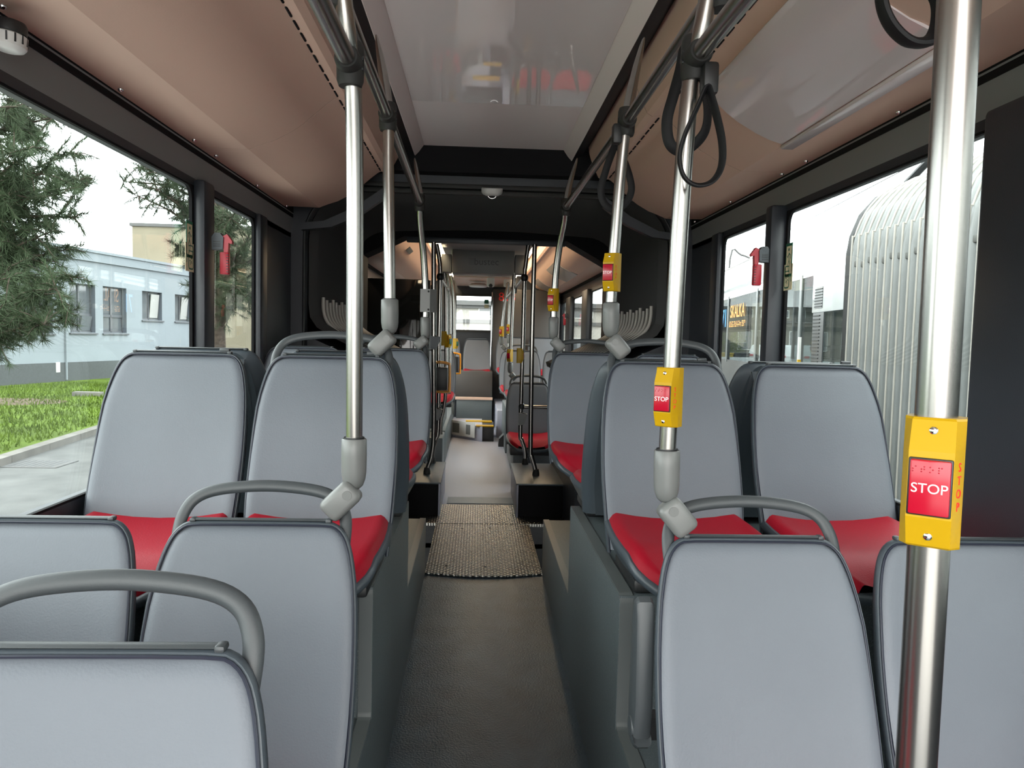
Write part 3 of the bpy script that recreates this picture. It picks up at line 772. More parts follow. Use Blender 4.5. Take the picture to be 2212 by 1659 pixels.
strap('black strap loop hanging behind the second right pole above its stop button', U(1333, 290, 2.30),
      lp([(1334, 300), (1342, 330), (1358, 375), (1364, 410), (1352, 438), (1328, 452), (1306, 440), (1298, 410), (1308, 370), (1322, 330)], 2.42))
strap('big black strap loop at the top right edge beside the foreground pole', U(1975, -70, .95),
      lp([(2000, -60), (2034, -10), (2036, 40), (2022, 75), (1996, 92), (1960, 88), (1925, 55), (1906, 10), (1905, -40), (1930, -80), (1970, -90)], .95), block=False, w=.018, th=.007)

# grey reader box on the left curved pole
q = U(922, 647, 3.86)
t = thing('reader_box', 'grey plastic reader box on the curved left pole', 'reader', q)
b = MB(); z0, z1 = U(920, 674, 3.86).z, U(920, 625, 3.86).z
b.prism([(-.032, -.028), (.018, -.028), (.050, .01), (.034, .035), (-.032, .03)], z1-z0, lambda a, c_, d: (q.x+a, q.y+c_, z0+d)); part('housing', b, 'sleeve', t, world=True, ang=20)
for z in (z0+.012, z1-.012):
    b = MB(); b.ball((q.x+.010, q.y-.028, z), .0055, 6); part('screw', b, 'black', t, world=True)

# camera dome on the header
q = U(1063, 414, 4.36)
t = thing('camera_dome', 'round white ceiling camera with a dark dome on the black header', 'camera', q)
b = MB(); b.lathe([(.058, .022), (.062, .018), (.062, -.004), (.054, -.016), (.034, -.024), (.0, -.025)], (q.x, q.y, q.z), (0, -.25, 1), n=32); part('body', b, 'white', t, world=True)
b = MB(); b.ball((q.x, q.y-.012, q.z-.012), .029, 12); part('dome', b, pm('camera_dome_dark', (.01, .01, .01), .05), t, world=True)
b = MB(); b.tube([(q.x+.0265*cos(a), q.y-.022, q.z-.018+.026*sin(a)) for a in [pi+.5+i*(pi-1)/12 for i in range(13)]], .0022, n=6); part('dome_ring', b, 'chrome', t, world=True)

# smoke detector on the left cove
q = UX(18, 92, -1.13)
t = thing('smoke_detector', 'round white ribbed detector under the left duct at the top left edge', 'detector', q)
b = MB(); b.lathe([(.030, .020), (.036, .016), (.036, -.008), (.031, -.015), (.020, -.019), (0, -.020)], q, (0.1, 0, 1), n=28); part('body', b, 'white', t, world=True)
b = MB(); b.lathe([(.03, .045), (.034, .038), (.034, .02)], q, (0.1, 0, 1), n=24); part('mount', b, 'black', t, world=True)
for i in range(14):
    a = 2*pi*i/14; b = MB(); b.box(-.0018, .034, -.005, .0018, .0372, .014); b.xf(Matrix.Translation(q) @ Matrix.Rotation(a, 4, 'Z')); part('vent_slot', b, 'black', t, world=True)

# emergency hammers
def hammer(label, q, s):
    t = thing('emergency_hammer', label, 'hammer', q)
    X = lambda a: q.x+s*a
    b = MB(); b.prism([(-.012, .045), (.0, .062), (.020, .062), (.034, .045), (.032, .0), (-.010, -.004)], .036, lambda a, z, d: (X(a), q.y-.015+d, q.z+z)); part('holder', b, 'shell', t, world=True, ang=30)
    for k in range(3):
        g = MB(); g.box(X(-.004), q.y-.0165, q.z+.008+k*.009, X(.022), q.y-.0145, q.z+.011+k*.009); part('grip_slot', g, 'black', t, world=True)
    b = MB(); b.prism([(.030, .050), (.046, .058), (.066, .030), (.064, .020), (.052, .024), (.050, -.012), (.034, -.012)], .022, lambda a, z, d: (X(a), q.y-.009+d, q.z+z)); part('hammer_head', b, 'hammer', t, world=True, ang=30)
    b = MB(); b.rbox((X(.035), q.y+.002, q.z-.055), (.034, .026, .088), .005); hd = part('handle', b, 'hammer', t, world=True)
    for k in range(7):
        g = MB(); g.box(X(.044), q.y-.0125, q.z-.090+k*.011, X(.0528), q.y-.0105, q.z-.087+k*.011); part('grip_rib', g, 'black', hd, world=True)
hammer('red emergency hammer on the left window pillar', U(466, 538, 2.985), 1)
hammer('red emergency hammer on the right window pillar', U(1654, 566, 3.07), -1)

# exit stickers on the panes (thin decals on the glass)
def stickers(px, X, sgn, lab):
    y0, y1 = px; yc = (y0+y1)/2
    def board(zc, w, h, base, nm, label):
        t = thing(nm, label, 'sticker', (X, yc, zc))
        b = MB(); b.box(X-.0006, yc-w/2, zc-h/2, X+.0006, yc+w/2, zc+h/2); part('sheet', b, base, t, world=True)
        return t, yc, zc, w, h
    def mark(t, yc, zc, pts, r, mat):
        b = MB()
        for pl_ in pts:
            b.tube([(X-sgn*.0009, yc+a, zc+z) for a, z in pl_], r, n=6, r2=.0006, up=(0, 0, 1))
        part('pictogram', b, mat, t, world=True)
    zt = UX(*lab[0], X).z
    t, a, z, w, h = board(zt, .062, .135, 'stickgreen', 'exit_sticker', lab[1])
    b = MB(); b.box(X-sgn*.0012, a-.024, z-.056, X-sgn*.0007, a+.024, z+.056); part('sheet', b, 'stickcream', t, world=True)
    mark(t, a, z, [[(.000, .030), (-.002, .0), (.006, -.02), (-.004, -.05)], [(-.002, .0), (-.012, -.018), (-.012, -.026)], [(-.001, .026), (.012, .01), (.018, .018)], [(-.001, .026), (-.014, .02), (-.017, .004)]], .0035, 'stickgreen')
    b = MB(); b.ball((X-sgn*.001, a+.002, z+.042), .007, 6, .12, 1, 1); part('pictogram', b, 'stickgreen', t, world=True)
    zb = UX(*lab[2], X).z
    t, a, z, w, h = board(zb, .080, .105, 'stickcream', 'hammer_sticker', lab[3])
    fr = rrect(-.010, .034, -.042, .044, .010)
    mark(t, a, z, [[p for p in fr]+[fr[0]], [(-.010, .024), (.034, .024)]], .003, 'stickgreen')
    mark(t, a, z, [[(.012+.014*cos(k), -.008+.020*sin(k)), (.012+.004*cos(k), -.008+.006*sin(k))] for k in (.4, 1.3, 2.3, 3.4, 4.4, 5.5)], .0016, 'stickgreen')
    mark(t, a, z, [[(-.030, .012), (-.018, .006)], [(-.026, .010), (-.028, -.02)]], .0026, 'stickgreen')
def yat(px, py, X): return UX(px, py, X).y
ya = yat(408, 520, -1.168)
stickers((ya-.04, ya+.04), -1.166, -1, ((412, 518), 'green and cream running man exit sticker on the left window', (410, 556), 'cream sticker with a green hammer and glass picture on the left window'))
ya = yat(1705, 570, 1.168)
stickers((ya-.04, ya+.04), 1.166, 1, ((1703, 562), 'green and cream running man exit sticker on the right window', (1706, 598), 'cream sticker with a green hammer and glass picture on the right window'))

# glossy poster cover on the right duct
ridge = [(1.045, 2.3195), (.985, 2.318), (.965, 2.322), (.918, 2.336), (.868, 2.358), (.805, 2.393), (.765, 2.422), (.728, 2.455), (.70, 2.479)]
def off2(p, d):
    out = []
    for i in range(len(p)):
        a = Vector(p[max(0, i-1)]); c_ = Vector(p[min(len(p)-1, i+1)]); v = (c_-a).normalized(); out.append((p[i][0]-v.y*d, p[i][1]+v.x*d))
    return out
o1 = off2(ridge[2:], .004); o2 = off2(ridge[2:], -.003)
# use the side that faces down into the bus
if o1[2][1] > o2[2][1]: o1, o2 = off2(ridge[2:], -.005), off2(ridge[2:], .003)
t = thing('poster_cover', 'glossy empty poster cover on the right overhead duct', 'poster cover', (.9, 1.7, 2.32))
b = MB(); b.prism([(x-.006, z) for x, z in o1]+[(x-.006, z) for x, z in reversed(o2)], .92, lambda a, z, d: (a, 1.66+d, z)); part('sheet', b, 'panelgloss', t, world=True, ang=60)
b = MB(); b.rbox((.983, 2.13, 2.3125), (.046, .94, .014), .004); part('frame_bar', b, 'panelgloss', t, world=True)
b = MB(); b.rbox((.692, 2.13, 2.484), (.030, .94, .012), .003, Matrix.Rotation(radians(40), 3, 'Y')); part('frame_bar', b, 'panelgloss', t, world=True)
# ================================================================== THE REAR CAR BEYOND THE JOINT
def pbox(px0, py0, px1, py1, Y, dep, r=.004):
    a = U(px0, py1, Y); c_ = U(px1, py0, Y)
    b = MB(); b.rbox(((a.x+c_.x)/2, Y+dep/2, (a.z+c_.z)/2), (abs(c_.x-a.x), dep, abs(c_.z-a.z)), r); return b
# walls and windows
b = MB(); b.box(1.18, 6.2, .3, 1.23, 12.3, 1.15); b.box(1.18, 6.2, 2.175, 1.23, 12.3, 2.32); b.box(1.18, 11.3, .3, 1.23, 12.3, 2.3); struct('wall_right_rear', b, 'wallblack')
b = MB(); b.box(-1.18, 6.2, .3, -1.23, 7.4, 2.3); b.box(-1.18, 6.2, 2.175, -1.23, 12.3, 2.32); b.box(-1.18, 9.0, .3, -1.23, 12.3, 1.1); struct('wall_left_rear', b, 'wallblack')
for k, y0, y1 in ((7, 10.32, 11.25), (8, 8.75, 9.82), (9, 6.35, 8.28)): window(k, 1.181, y0, y1, 1.157, 2.168, 1, .03, .03)
for k, y0, y1 in ((10, 7.45, 8.9), (11, 9.2, 11.4)): window(k, -1.181, y0, y1, (1.15 if k == 11 else .5), 2.168, -1, .03, .03)
pillar('pillar_7', 1, 9.85, 10.29, .05); pillar('pillar_8', 1, 8.31, 8.72, .05)
duct(1, 6.21, 11.3, 'ceiling_duct_rear_right'); duct(-1, 6.21, 11.3, 'ceiling_duct_rear_left')
c = MB(); c.box(-.42, 6.2, 2.43, .38, 9.9, 2.50); struct('ceiling_rear', c, 'ceil')
c = MB(); c.box(-.42, 9.902, 2.42, .38, 11.6, 2.5); c.box(-.60, 6.2, 2.72, .60, 11.6, 2.76); struct('ceiling_rear_end', c, 'beige')
# rear wall with window
w0 = U(985, 712, 11.6); w1 = U(1061, 641, 11.6)
b = MB(); b.box(-1.2, 11.6, .3, w0.x-.03, 11.66, 2.6); b.box(w1.x+.03, 11.6, .3, 1.2, 11.66, 2.6); b.box(w0.x-.04, 11.6, .3, w1.x+.04, 11.66, w0.z-.03); b.box(w0.x-.04, 11.6, w1.z+.03, w1.x+.04, 11.66, 2.6)
struct('wall_rear', b, 'wallblack')
b = MB(); wf = MB()
for x0, z0, x1, z1 in ((w0.x-.035, w0.z-.035, w1.x+.035, w0.z), (w0.x-.035, w1.z, w1.x+.035, w1.z+.035), (w0.x-.035, w0.z, w0.x, w1.z), (w1.x, w0.z, w1.x+.035, w1.z)): wf.box(x0, 11.585, z0, x1, 11.62, z1)
o = struct('window_12', wf, 'rubber'); g = MB(); g.box(w0.x-.01, 11.63, w0.z-.01, w1.x+.01, 11.634, w1.z+.01); part('pane', g, 'glass', o, world=True)
# dark glossy partition on the left, tower on the right
b = MB(); b.rbox((-.86, 7.24, 1.27), (.62, .05, 1.80), .01); struct('wall_partition', b, pm('partition_glass', (.006, .007, .008), .05))
b = MB(); a = U(1066, 617, 11.0); b.rbox((a.x+.50, 11.2, 1.36), (1.0, .30, 1.98), .012); struct('wall_tower', b, 'darkpanel')
b = MB(); b.tube([(a.x-.015, 11.02, .9), (a.x-.015, 11.02, 2.30)], .012, n=10)
t = thing('grab_pole', 'thin chrome rail up the edge of the dark tower beside the rear window', 'rail', (a.x-.015, 11.02, .9)); part('tube', b, 'chrome', t, world=True)
m = text_mb('813', .175, .001); q = U(1093, 642, 11.03); m.xf(Matrix.Translation((q.x+.02, 11.045, q.z)) @ FACE_Y)
solo('fleet_number', m, 'digit', 'red number on the dark tower wall at the rear right', 'number')
# podiums and steps
def sbox(name, x0, y0, z0, x1, y1, z1, mat='podium', r=.01):
    b = MB(); b.rbox(((x0+x1)/2, (y0+y1)/2, (z0+z1)/2), (abs(x1-x0), y1-y0, z1-z0), r); return struct(name, b, mat)
sbox('podium_rear_left', -1.17, 7.3, .36, -.385, 10.0, .70, 'podium')
sbox('podium_rear_left_front', -.80, 6.75, .36, -.385, 7.2, .70, 'podium')
sbox('podium_rear_left_seat', -1.17, 7.45, .69, -.42, 8.5, .90, 'podium')
sbox('podium_rear_right', .255, 6.55, .36, 1.17, 8.0, .62, 'podium')
sbox('podium_rear_right_seat', .24, 8.0, .36, 1.17, 9.2, .86, 'podium')
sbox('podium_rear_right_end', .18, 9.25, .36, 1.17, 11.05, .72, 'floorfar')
b = pbox(985, 862, 1063, 915, 10.3, .25); struct('podium_rear_riser', b, 'podium')
b = pbox(983, 803, 1064, 860, 10.55, .6); struct('podium_rear_bench', b, 'darkpanel')
b = pbox(983, 859, 1064, 863, 10.28, .05, .002); struct('trim_17', b, 'beige')
b = MB(); a = U(1040, 922, 8.9); a2 = U(1066, 961, 8.9); b.rbox(((a.x+a2.x)/2, 9.2, (a.z+.37)/2), (a2.x-a.x, .6, a.z-.37), .006); st = struct('stair_step', b, 'black')
b = MB(); q0 = U(984, 913, 9.6); q1 = U(1042, 924, 8.86)
b.prism([(q0.x-.1, 9.75), (q0.x-.1, 9.35), (q1.x, 8.86), (q1.x, 9.75)], q1.z-.37+.012, lambda x, y, d: (x, y, .37+d)); struct('stair_step_side', b, 'floorfar')
b = MB(); zt = a.z+.012; b.box(U(1005, 915, 9).x, 9.35, zt-.01, U(1064, 915, 9).x, 9.5, zt+.002); b.box(U(1028, 920, 9).x, 8.89, zt-.01, U(1066, 920, 9).x, 9.0, zt+.002); struct('trim_18', b, 'yellow')
# notice on the step side
nb = MB(); nb.box(-.24, -.002, -.09, .24, .002, .09)
ang = atan2(8.86-9.35, q1.x-(q0.x-.1)); mid = Vector(((q0.x-.1+q1.x)/2-.03, (8.86+9.35)/2-.006, .50)); nb.xf(Matrix.Translation(mid) @ Matrix.Rotation(ang, 4, 'Z'))
t = thing('notice', 'pale notice sheet on the side of the rear step', 'notice', mid); part('sheet', nb, 'white', t, world=True)
for sx, w in ((-.11, .13), (.12, .08)):
    nb = MB(); nb.box(sx-w/2, -.0028, -.06, sx+w/2, -.0015, .06); nb.xf(Matrix.Translation(mid) @ Matrix.Rotation(ang, 4, 'Z')); part('printed_block', nb, 'sleeve', t, world=True)
# boxes under the double poles
for s, x0, x1, nm, lb in ((-1, -.64, -.33, 'podium_joint_left', ''), (1, .215, .56, 'podium_joint_right', '')):
    o = sbox(nm, x0, 5.12, .36, x1, 5.95, .60, 'blackmat')
    b = MB(); b.rbox(((x0+x1)/2, 5.53, .607), (x1-x0+.02, .86, .014), .004); struct('trim_19' if s < 0 else 'trim_20', b, 'floor')
    b = MB(); xi = x1 if s < 0 else x0; b.rbox((xi, 5.53, .49), (.012, .86, .235), .003); struct('trim_21' if s < 0 else 'trim_22', b, 'floorfar')
# seats
seat('right low seat beyond the joint, facing us behind the double right poles', .40, 6.72, .76, .60, grab=True, group=None, ped='box')
seat('left aisle seat beyond the joint beside the orange framed validator', -.52, 7.9, 1.03, .90, group=None, ped='box')
seat('right rear aisle seat, second behind the joint, with a grab handle on top', .43, 8.3, 1.035, .86, grab=True, group=None, ped='box')
seat('right rear window seat, second row behind the joint', .87, 8.3, 1.035, .86, group=None, ped='box')
seat('right rear aisle seat on a leg, third row behind the joint, red tip showing', .42, 9.7, 1.0, .72, group=None, ped='leg')
seat('rear right seat in front of the dark tower, inner of two', .40, 10.75, 1.19, .72, group=None, ped='leg')
seat('rear right seat in front of the dark tower, outer of two', .86, 10.75, 1.19, .72, group=None, ped='leg')
seat('last row seat under the rear window, at the end of the aisle', -.085, 11.0, 1.15, 1.09, group=None)
seat('last row seat left of the seat under the rear window', -.545, 11.0, 1.15, 1.09, group=None)
# roof display box with lettering
t = thing('display_box', 'grey roof display box with embossed lettering above the aisle', 'display', U(1044, 590, 6.9))
part('housing', pbox(976, 543.5, 1112, 589, 6.9, .22, .006), 'greybox', t, world=True)
part('side_cover', pbox(953, 549, 975.5, 587, 6.93, .2, .003), 'greybox', t, world=True); part('side_cover', pbox(1112.5, 551, 1135, 591, 6.93, .2, .003), 'greybox', t, world=True)
lip = part('vent_lip', pbox(977, 526, 1112, 543, 6.91, .2, .003), 'greylight', t, world=True)
for i in range(14):
    if 6 <= i <= 7: continue
    part('vent_slot', pbox(986+i*8.75, 530+.2*i, 988.5+i*8.75, 537+.2*i, 6.905, .01, .0005), 'black', lip, world=True)
part('latch', pbox(1038, 531, 1051, 535.5, 6.895, .02, .001), 'black', t, world=True); part('latch', pbox(1043, 525, 1049, 531, 6.895, .02, .001), 'black', t, world=True)
M['emboss'] = pm('embossed_lettering', (.05, .055, .053), .5)
q = U(1051, 566, 6.9); m = text_mb('bustec', .088, .0012); m.xf(Matrix.Translation((q.x, 6.8985, q.z)) @ Matrix.Rotation(.024*0, 4, 'Y') @ FACE_Y); part('lettering', m, 'emboss', t, world=True)
d = MB(); q = U(1020, 564.5, 6.9)
for i in range(5):
    for j in range(5): d.lathe([(.0036, -.0012), (.0036, .001)], (q.x-.026+i*.0125, 6.899, q.z-.026+j*.0125), (0, 1, 0), n=8)
part('dot_grid', d, 'emboss', t, world=True)
# posters on the far right duct
def duct_patch(label, s0, s1, y0, y1, mat, side=1):
    pts = [p for p in DP if s0 <= p[0] <= s1]
    oo = off2(pts, -.006) if off2(pts, -.006)[1][1] < pts[1][1] else off2(pts, .006)
    b = MB(); b.prism([(side*x-.006, z) for x, z in oo]+[(side*x-.006, z) for x, z in reversed(pts)], y1-y0, lambda a, z, d: (a, y0+d, z))
    return solo('poster_cover', b, mat, label, 'poster cover', ang=60)
M['postergrey'] = pm('poster_grey', (.40, .37, .36), .25)
duct_patch('grey poster sheet on the right duct of the rear car', .70, .99, 7.9, 8.9, 'postergrey')
duct_patch('darker grey poster strip further back on the right duct of the rear car', .70, .95, 10.2, 10.9, 'postergrey')
pr = MB(); duct_patch('dark printed notice on the left duct of the rear car', .70, .80, 7.0, 7.35, 'emboss', -1)
# vertical poles around the joint
def foot(t, p):
    b = MB(); b.lathe([(.026, 0), (.026, .02), (.021, .045), (.019, .05)], p, n=16); part('foot_cap', b, 'rubber', t, world=True)
def ball(t, p, r=.030):
    b = MB(); b.ball(p, r, 8, 1, 1, 1.15); part('joint', b, 'black', t, world=True)
P = pole('grab_pole', 'left front pole of the double pair at the joint, bent towards its foot', PX([(937, 523, 5.42), (937, 760, 5.42), (937, 930, 5.42), (932, 985, 5.42), (923, 1015, 5.42), (922, 1043, 5.42)])); foot(P, (U(922, 1045, 5.42).x, 5.42, .612))
P = pole('grab_pole', 'left rear pole of the double pair, carrying the orange framed validator', PX([(943, 527, 5.9), (949, 560, 5.9), (951, 598, 5.9), (948, 760, 5.9), (947, 920, 5.9), (941, 950, 5.9), (935, 972, 5.9), (934, 1010, 5.9)])); ball(P, U(951, 598, 5.9)); foot(P, (U(934, 1010, 5.9).x, 5.9, .612))
P = pole('grab_pole', 'right front pole of the double pair at the joint, bent towards its foot', PX([(1155, 528, 5.42), (1150, 700, 5.42), (1146, 960, 5.42), (1148, 985, 5.42), (1156, 1015, 5.42), (1157, 1045, 5.42)])); foot(P, (U(1157, 1048, 5.42).x, 5.42, .612))
P = pole('grab_pole', 'right rear pole of the double pair with a black joint and a grey cup', PX([(1141, 530, 5.9), (1135, 575, 5.9), (1133, 600, 5.9), (1129, 760, 5.9), (1124, 930, 5.9), (1127, 950, 5.9), (1134, 975, 5.9), (1134, 1015, 5.9)])); ball(P, U(1133, 600, 5.9)); ball(P, U(1127, 878, 5.9), .026); foot(P, (U(1134, 1015, 5.9).x, 5.9, .612))
b = MB(); b.tube([U(1129, 879, 5.9), U(1182, 880, 5.9)], .016, n=16); part('cross_bar', b, 'steel', P, world=True)
pole('grab_pole', 'left pole past the double pair carrying a yellow box with a green mark', PX([(960, 590, 7.0), (963, 640, 7.0), (963, 830, 7.0), (959, 880, 7.0), (953, 910, 7.0), (952, 950, 7.0)]))
pole('grab_pole', 'thin left pole nearest the rear window carrying a yellow box', PX([(974, 595, 8.6), (981, 640, 8.6), (982, 760, 8.6), (980, 800, 8.6), (978, 895, 8.6)]))
pole('grab_pole', 'left grey pole between the yellow boxes beyond the joint', PX([(967, 590, 7.7), (972, 640, 7.7), (972, 760, 7.7), (970, 868, 7.7)]), sleeve=(U(972, 722, 7.7), U(972, 742, 7.7)))
pole('grab_pole', 'right pole with a stop button and sleeve clamped to the low seat beyond the joint', PX([(1111, 590, 7.0), (1106, 680, 7.0), (1102, 785, 7.0)]), sleeve=(U(1102, 784, 7.0), U(1102, 806, 7.0)), clamp=cl((1102, 806, 7.0), (1112, 818, 7.02)))
pole('grab_pole', 'right pole leaning to the leftmost stop button in front of the tower', PX([(1098, 612, 8.6), (1090, 660, 8.6), (1083, 728, 8.6)]), sleeve=(U(1083.5, 727, 8.6), U(1083.5, 746, 8.6)), clamp=cl((1084, 746, 8.6), (1092, 754, 8.6)))
pole('grab_pole', 'thin right pole just behind the leftmost one in front of the tower', PX([(1102, 610, 9.4), (1100, 660, 9.4), (1099, 725, 9.4), (1099, 838, 9.4)]), sleeve=(U(1099, 724, 9.4), U(1099, 743, 9.4)))
t = thing('grab_rail', 'right ceiling rail of the rear car slanting down towards the tower', 'rail', U(1110, 620, 7.5)); b = MB(); b.tube([U(1133, 598, 5.92), U(1089, 650, 9.3)], .016, n=14); part('tube', b, 'steel', t, world=True); joint(t, U(1111, 624, 7.05), YD, (0, 0, 1))
t = thing('grab_rail', 'left ceiling rail of the rear car running back from the black joint', 'rail', U(960, 612, 7.0)); b = MB(); b.tube([U(951, 599, 5.92), U(969, 627, 7.7)], .016, n=14); part('tube', b, 'steel', t, world=True)
# buttons in the rear car
stop_button('small stop button on the pole above the low seat beyond the joint', U(1102, 768, 6.98), radians(-30), detail=False)
stop_button('small stop button at the left end of the tower poles', U(1084, 716, 8.58), radians(-30), detail=False)
stop_button('small stop button just right of the leftmost tower button', U(1099, 711, 9.38), radians(-25), detail=False)
stop_button('yellow button seen edge-on on the right rear pole of the double pair', U(1122, 768, 5.9), radians(80), detail=False)
stop_button('yellow box with green mark on the left pole past the double pair', U(967, 737, 6.98), radians(50), detail=False, mark='green')
stop_button('yellow box on the thin left pole nearest the rear window', U(983, 742, 8.58), radians(50), detail=False, mark='green')
stop_button('yellow button seen edge-on behind the left rear double pole', U(957, 731, 6.1), radians(100), detail=False)
# cups and validators
def cup(label, q, mat, s):
    t = thing('pole_cup', label, 'cup holder', q); b = MB()
    b.prism([(-.030*s, .040), (.040*s, .034), (.014*s, -.050), (-.030*s, -.055)], .06, lambda a, z, d: (q.x+a, q.y-.035+d, q.z+z)); part('body', b, mat, t, world=True)
    b = MB(); b.lathe([(.020, .0), (.022, .006), (.017, .008)], (q.x+.016*s, q.y-.005, q.z+.033), (.3*s, 0, 1), n=14); part('opening', b, 'black', t, world=True); return t
cup('grey cup on the right rear double pole below its black joint', U(1128, 903, 5.86), 'sleeve', 1); cup('grey cup low on the left rear double pole', U(945, 893, 5.86), 'sleeve', 1); cup('dark cup on the left front double pole', U(940, 738, 5.38), 'shell', 1)
def validator(label, px, py, Y, s):
    q = U(px, py, Y); t = thing('ticket_validator', label, 'validator', q)
    p = [(q.x+a, q.y, q.z+z) for a, z in ((-.055, -.115), (.045, -.115), (.058, -.10), (.058, .09), (.045, .108), (.0, .118), (-.055, .118))]
    b = MB(); b.tube(smooth_path(p, 3), .011, n=10, r2=.020, up=(0, 0, 1)); part('guard_frame', b, 'orange', t, world=True)
    b = MB(); b.rbox((q.x-.01, q.y-.02, q.z-.01), (.105, .075, .18), .008); part('body', b, 'black', t, world=True)
validator('black ticket validator in an orange frame on the left rear double pole', 955, 815, 5.88, 1)
validator('second orange framed validator further back on the left', 983, 785, 8.57, 1)
# ceiling items far back
q = U(1033, 617, 10.6); b = MB(); b.lathe([(.02, .04), (.10, .03), (.14, .0), (.12, -.02), (0, -.025)], q, n=24); solo('ceiling_lamp', b, 'white', 'round white ceiling fitting before the rear window', 'lamp')
q = U(1060, 610, 9.6)
t = thing('rear_camera', 'white ceiling camera unit beside the round fitting', 'camera', q); b = MB(); b.rbox(q, (.10, .09, .12), .02); part('body', b, 'white', t, world=True); b = MB(); b.ball(q+Vector((0, -.045, -.045)), .025, 8); part('lens', b, 'black', t, world=True)
q = U(1097, 612, 8.9)
t = thing('rear_camera', 'white slanted camera unit left of the right far duct', 'camera', q); b = MB(); b.rbox(q, (.10, .09, .09), .015); b.rbox((q.x+.05, q.y+.03, q.z+.10), (.05, .05, .26), .008); part('body', b, 'white', t, world=True); b = MB(); b.ball(q+Vector((0, -.045, -.01)), .018, 8); part('lens', b, 'black', t, world=True)
hammer('small red emergency hammer on the far right window pillar', Vector((1.12, 10.0, 1.92)), -1)
# door wedge on the floor at the far end
q = UZ(1080, 965, .374); b = MB(); b.prism([(-.06, 0), (.06, 0), (.06, .10), (.0, .14), (-.05, .09)], .16, lambda a, z, d: (q.x+a+.04, q.y+d, .3745+z)); solo('floor_wedge', b, 'black', 'dark angular block on the floor at the end of the light aisle', 'block')


# lit ceiling lamps of the rear car, between the ceiling and the ducts
for s_, lb in ((-1, 'left'), (1, 'right')):
    t = thing('ceiling_light', 'lit warm strip lamp along the %s edge of the rear car ceiling' % lb, 'lamp', (s_*.47-.02, 9, 2.55))
    b = MB(); b.rbox((s_*.468-.02, 8.9, 2.56), (.075, 5.2, .02), .006); part('diffuser', b, 'lampwarm', t, world=True)
    b = MB(); b.rbox((s_*.468-.02, 8.9, 2.60), (.10, 5.24, .06), .006); part('housing', b, 'white', t, world=True)

for (px, py), hh, lb, mt in (((1051, 651), .055, 'tiny green exit sticker on the rear window', 'stickgreen'), ((1051, 661), .045, 'tiny cream sticker below the green one on the rear window', 'stickcream')):
    q = U(px, py, 11.625); b = MB(); b.box(q.x-.035, 11.624, q.z-hh/2-.01, q.x+.035, 11.6255, q.z+hh/2); solo('exit_sticker', b, mt, lb, 'sticker')
# ================================================================== OUTSIDE
def gplane(name, poly, z, mat): 
    b = MB(); b.add([(x, y, z) for x, y in poly], [tuple(range(len(poly)))]); return struct(name, b, mat)
b = MB(); b.box(-140, -60, -.2, 140, 220, 0); struct('road', b, 'asphalt')
# unseen pale slab added under the bus to bounce light onto ceiling and ducts
b = MB(); b.box(-3.4, -30, .0, 2.85, 4.6, .012); struct('bounce_slab', b, 'slab')
B0 = Vector((-12.652, 20.134, 0)); TD = Vector((.826, 4.239, 0)).normalized(); RZ = atan2(TD.y, TD.x)
# lawn and kerb to the left
kd = Vector((-.318, 2.758, 0)).normalized(); k0 = Vector((-5.728, 9.013, 0))
kp = lambda s: k0+kd*s
poly = [kp(-14), kp(12), Vector((-11.6, 26.5, 0)), B0+TD*-18]
b = MB(); b.loft([[Vector((p.x, p.y, 0)) for p in poly], [Vector((p.x, p.y, .055)) for p in poly]]); struct('lawn', b, 'grass')
b = MB(); nrm = Vector((-kd.y, kd.x, 0)); 
for i in range(-14, 12):
    p = kp(i+.005); q = kp(i+.995); b.loft([[p-nrm*-0.0, p-nrm*.13, p-nrm*.13+Vector((0, 0, .09)), p+Vector((0, 0, .10))], [q, q-nrm*.13, q-nrm*.13+Vector((0, 0, .09)), q+Vector((0, 0, .10))]])
struct('curb', b, 'kerb')
gb = MB(); rg = random.Random(3)
for i in range(16000):
    y = 8+rg.random()**1.3*14; 
    s = (y-9.013)/kd.y; xk = kp(s).x-.18; x = xk-rg.random()*6.5
    if x < (B0+TD*((y-B0.y)/TD.y)).x+.4: continue
    h = .05+.06*rg.random(); a = rg.random()*pi; w = .012
    dx, dy = cos(a)*w, sin(a)*w; lx, ly = (rg.random()-.5)*.08, (rg.random()-.5)*.08
    gb.add([(x-dx, y-dy, .05), (x+dx, y+dy, .05), (x+lx, y+ly, .05+h)], [(0, 1, 2)])
o = struct('grass', gb, 'grass'); o['kind'] = 'stuff'; o['label'] = 'short bright green grass between the kerb and the blue building'
b = MB(); q = UZ(40, 868, .055); 
for i in range(40):
    a = 2*pi*i/40
b.lathe([(1.0, 0), (.8, .02), (0, .03)], (0, 0, 0), n=30); b.xf(Matrix.Translation((q.x-.3, q.y, .05)) @ Matrix.Diagonal((1.3, .9, 1, 1))); struct('soil_patch', b, 'soil')
q = UZ(190, 855, .06); b = MB(); b.rbox((q.x, q.y, .09), (.62, .22, .13), .01); solo('concrete_block', b, 'kerb', 'small dark concrete block lying on the lawn', 'block')
q = UZ(88, 1003, 0); gr = MB()
t = thing('drain_grate', 'flat drain grating in the road by the kerb', 'grate', (q.x, q.y, 0)); b = MB(); b.rbox((q.x, q.y, .004), (.62, .5, .012), .003); part('plate', b, 'cornice', t, world=True)
for i in range(7):
    b = MB(); b.box(q.x-.26+i*.075, q.y-.2, .009, q.x-.225+i*.075, q.y+.2, .0115); part('slot', b, 'black', t, world=True)

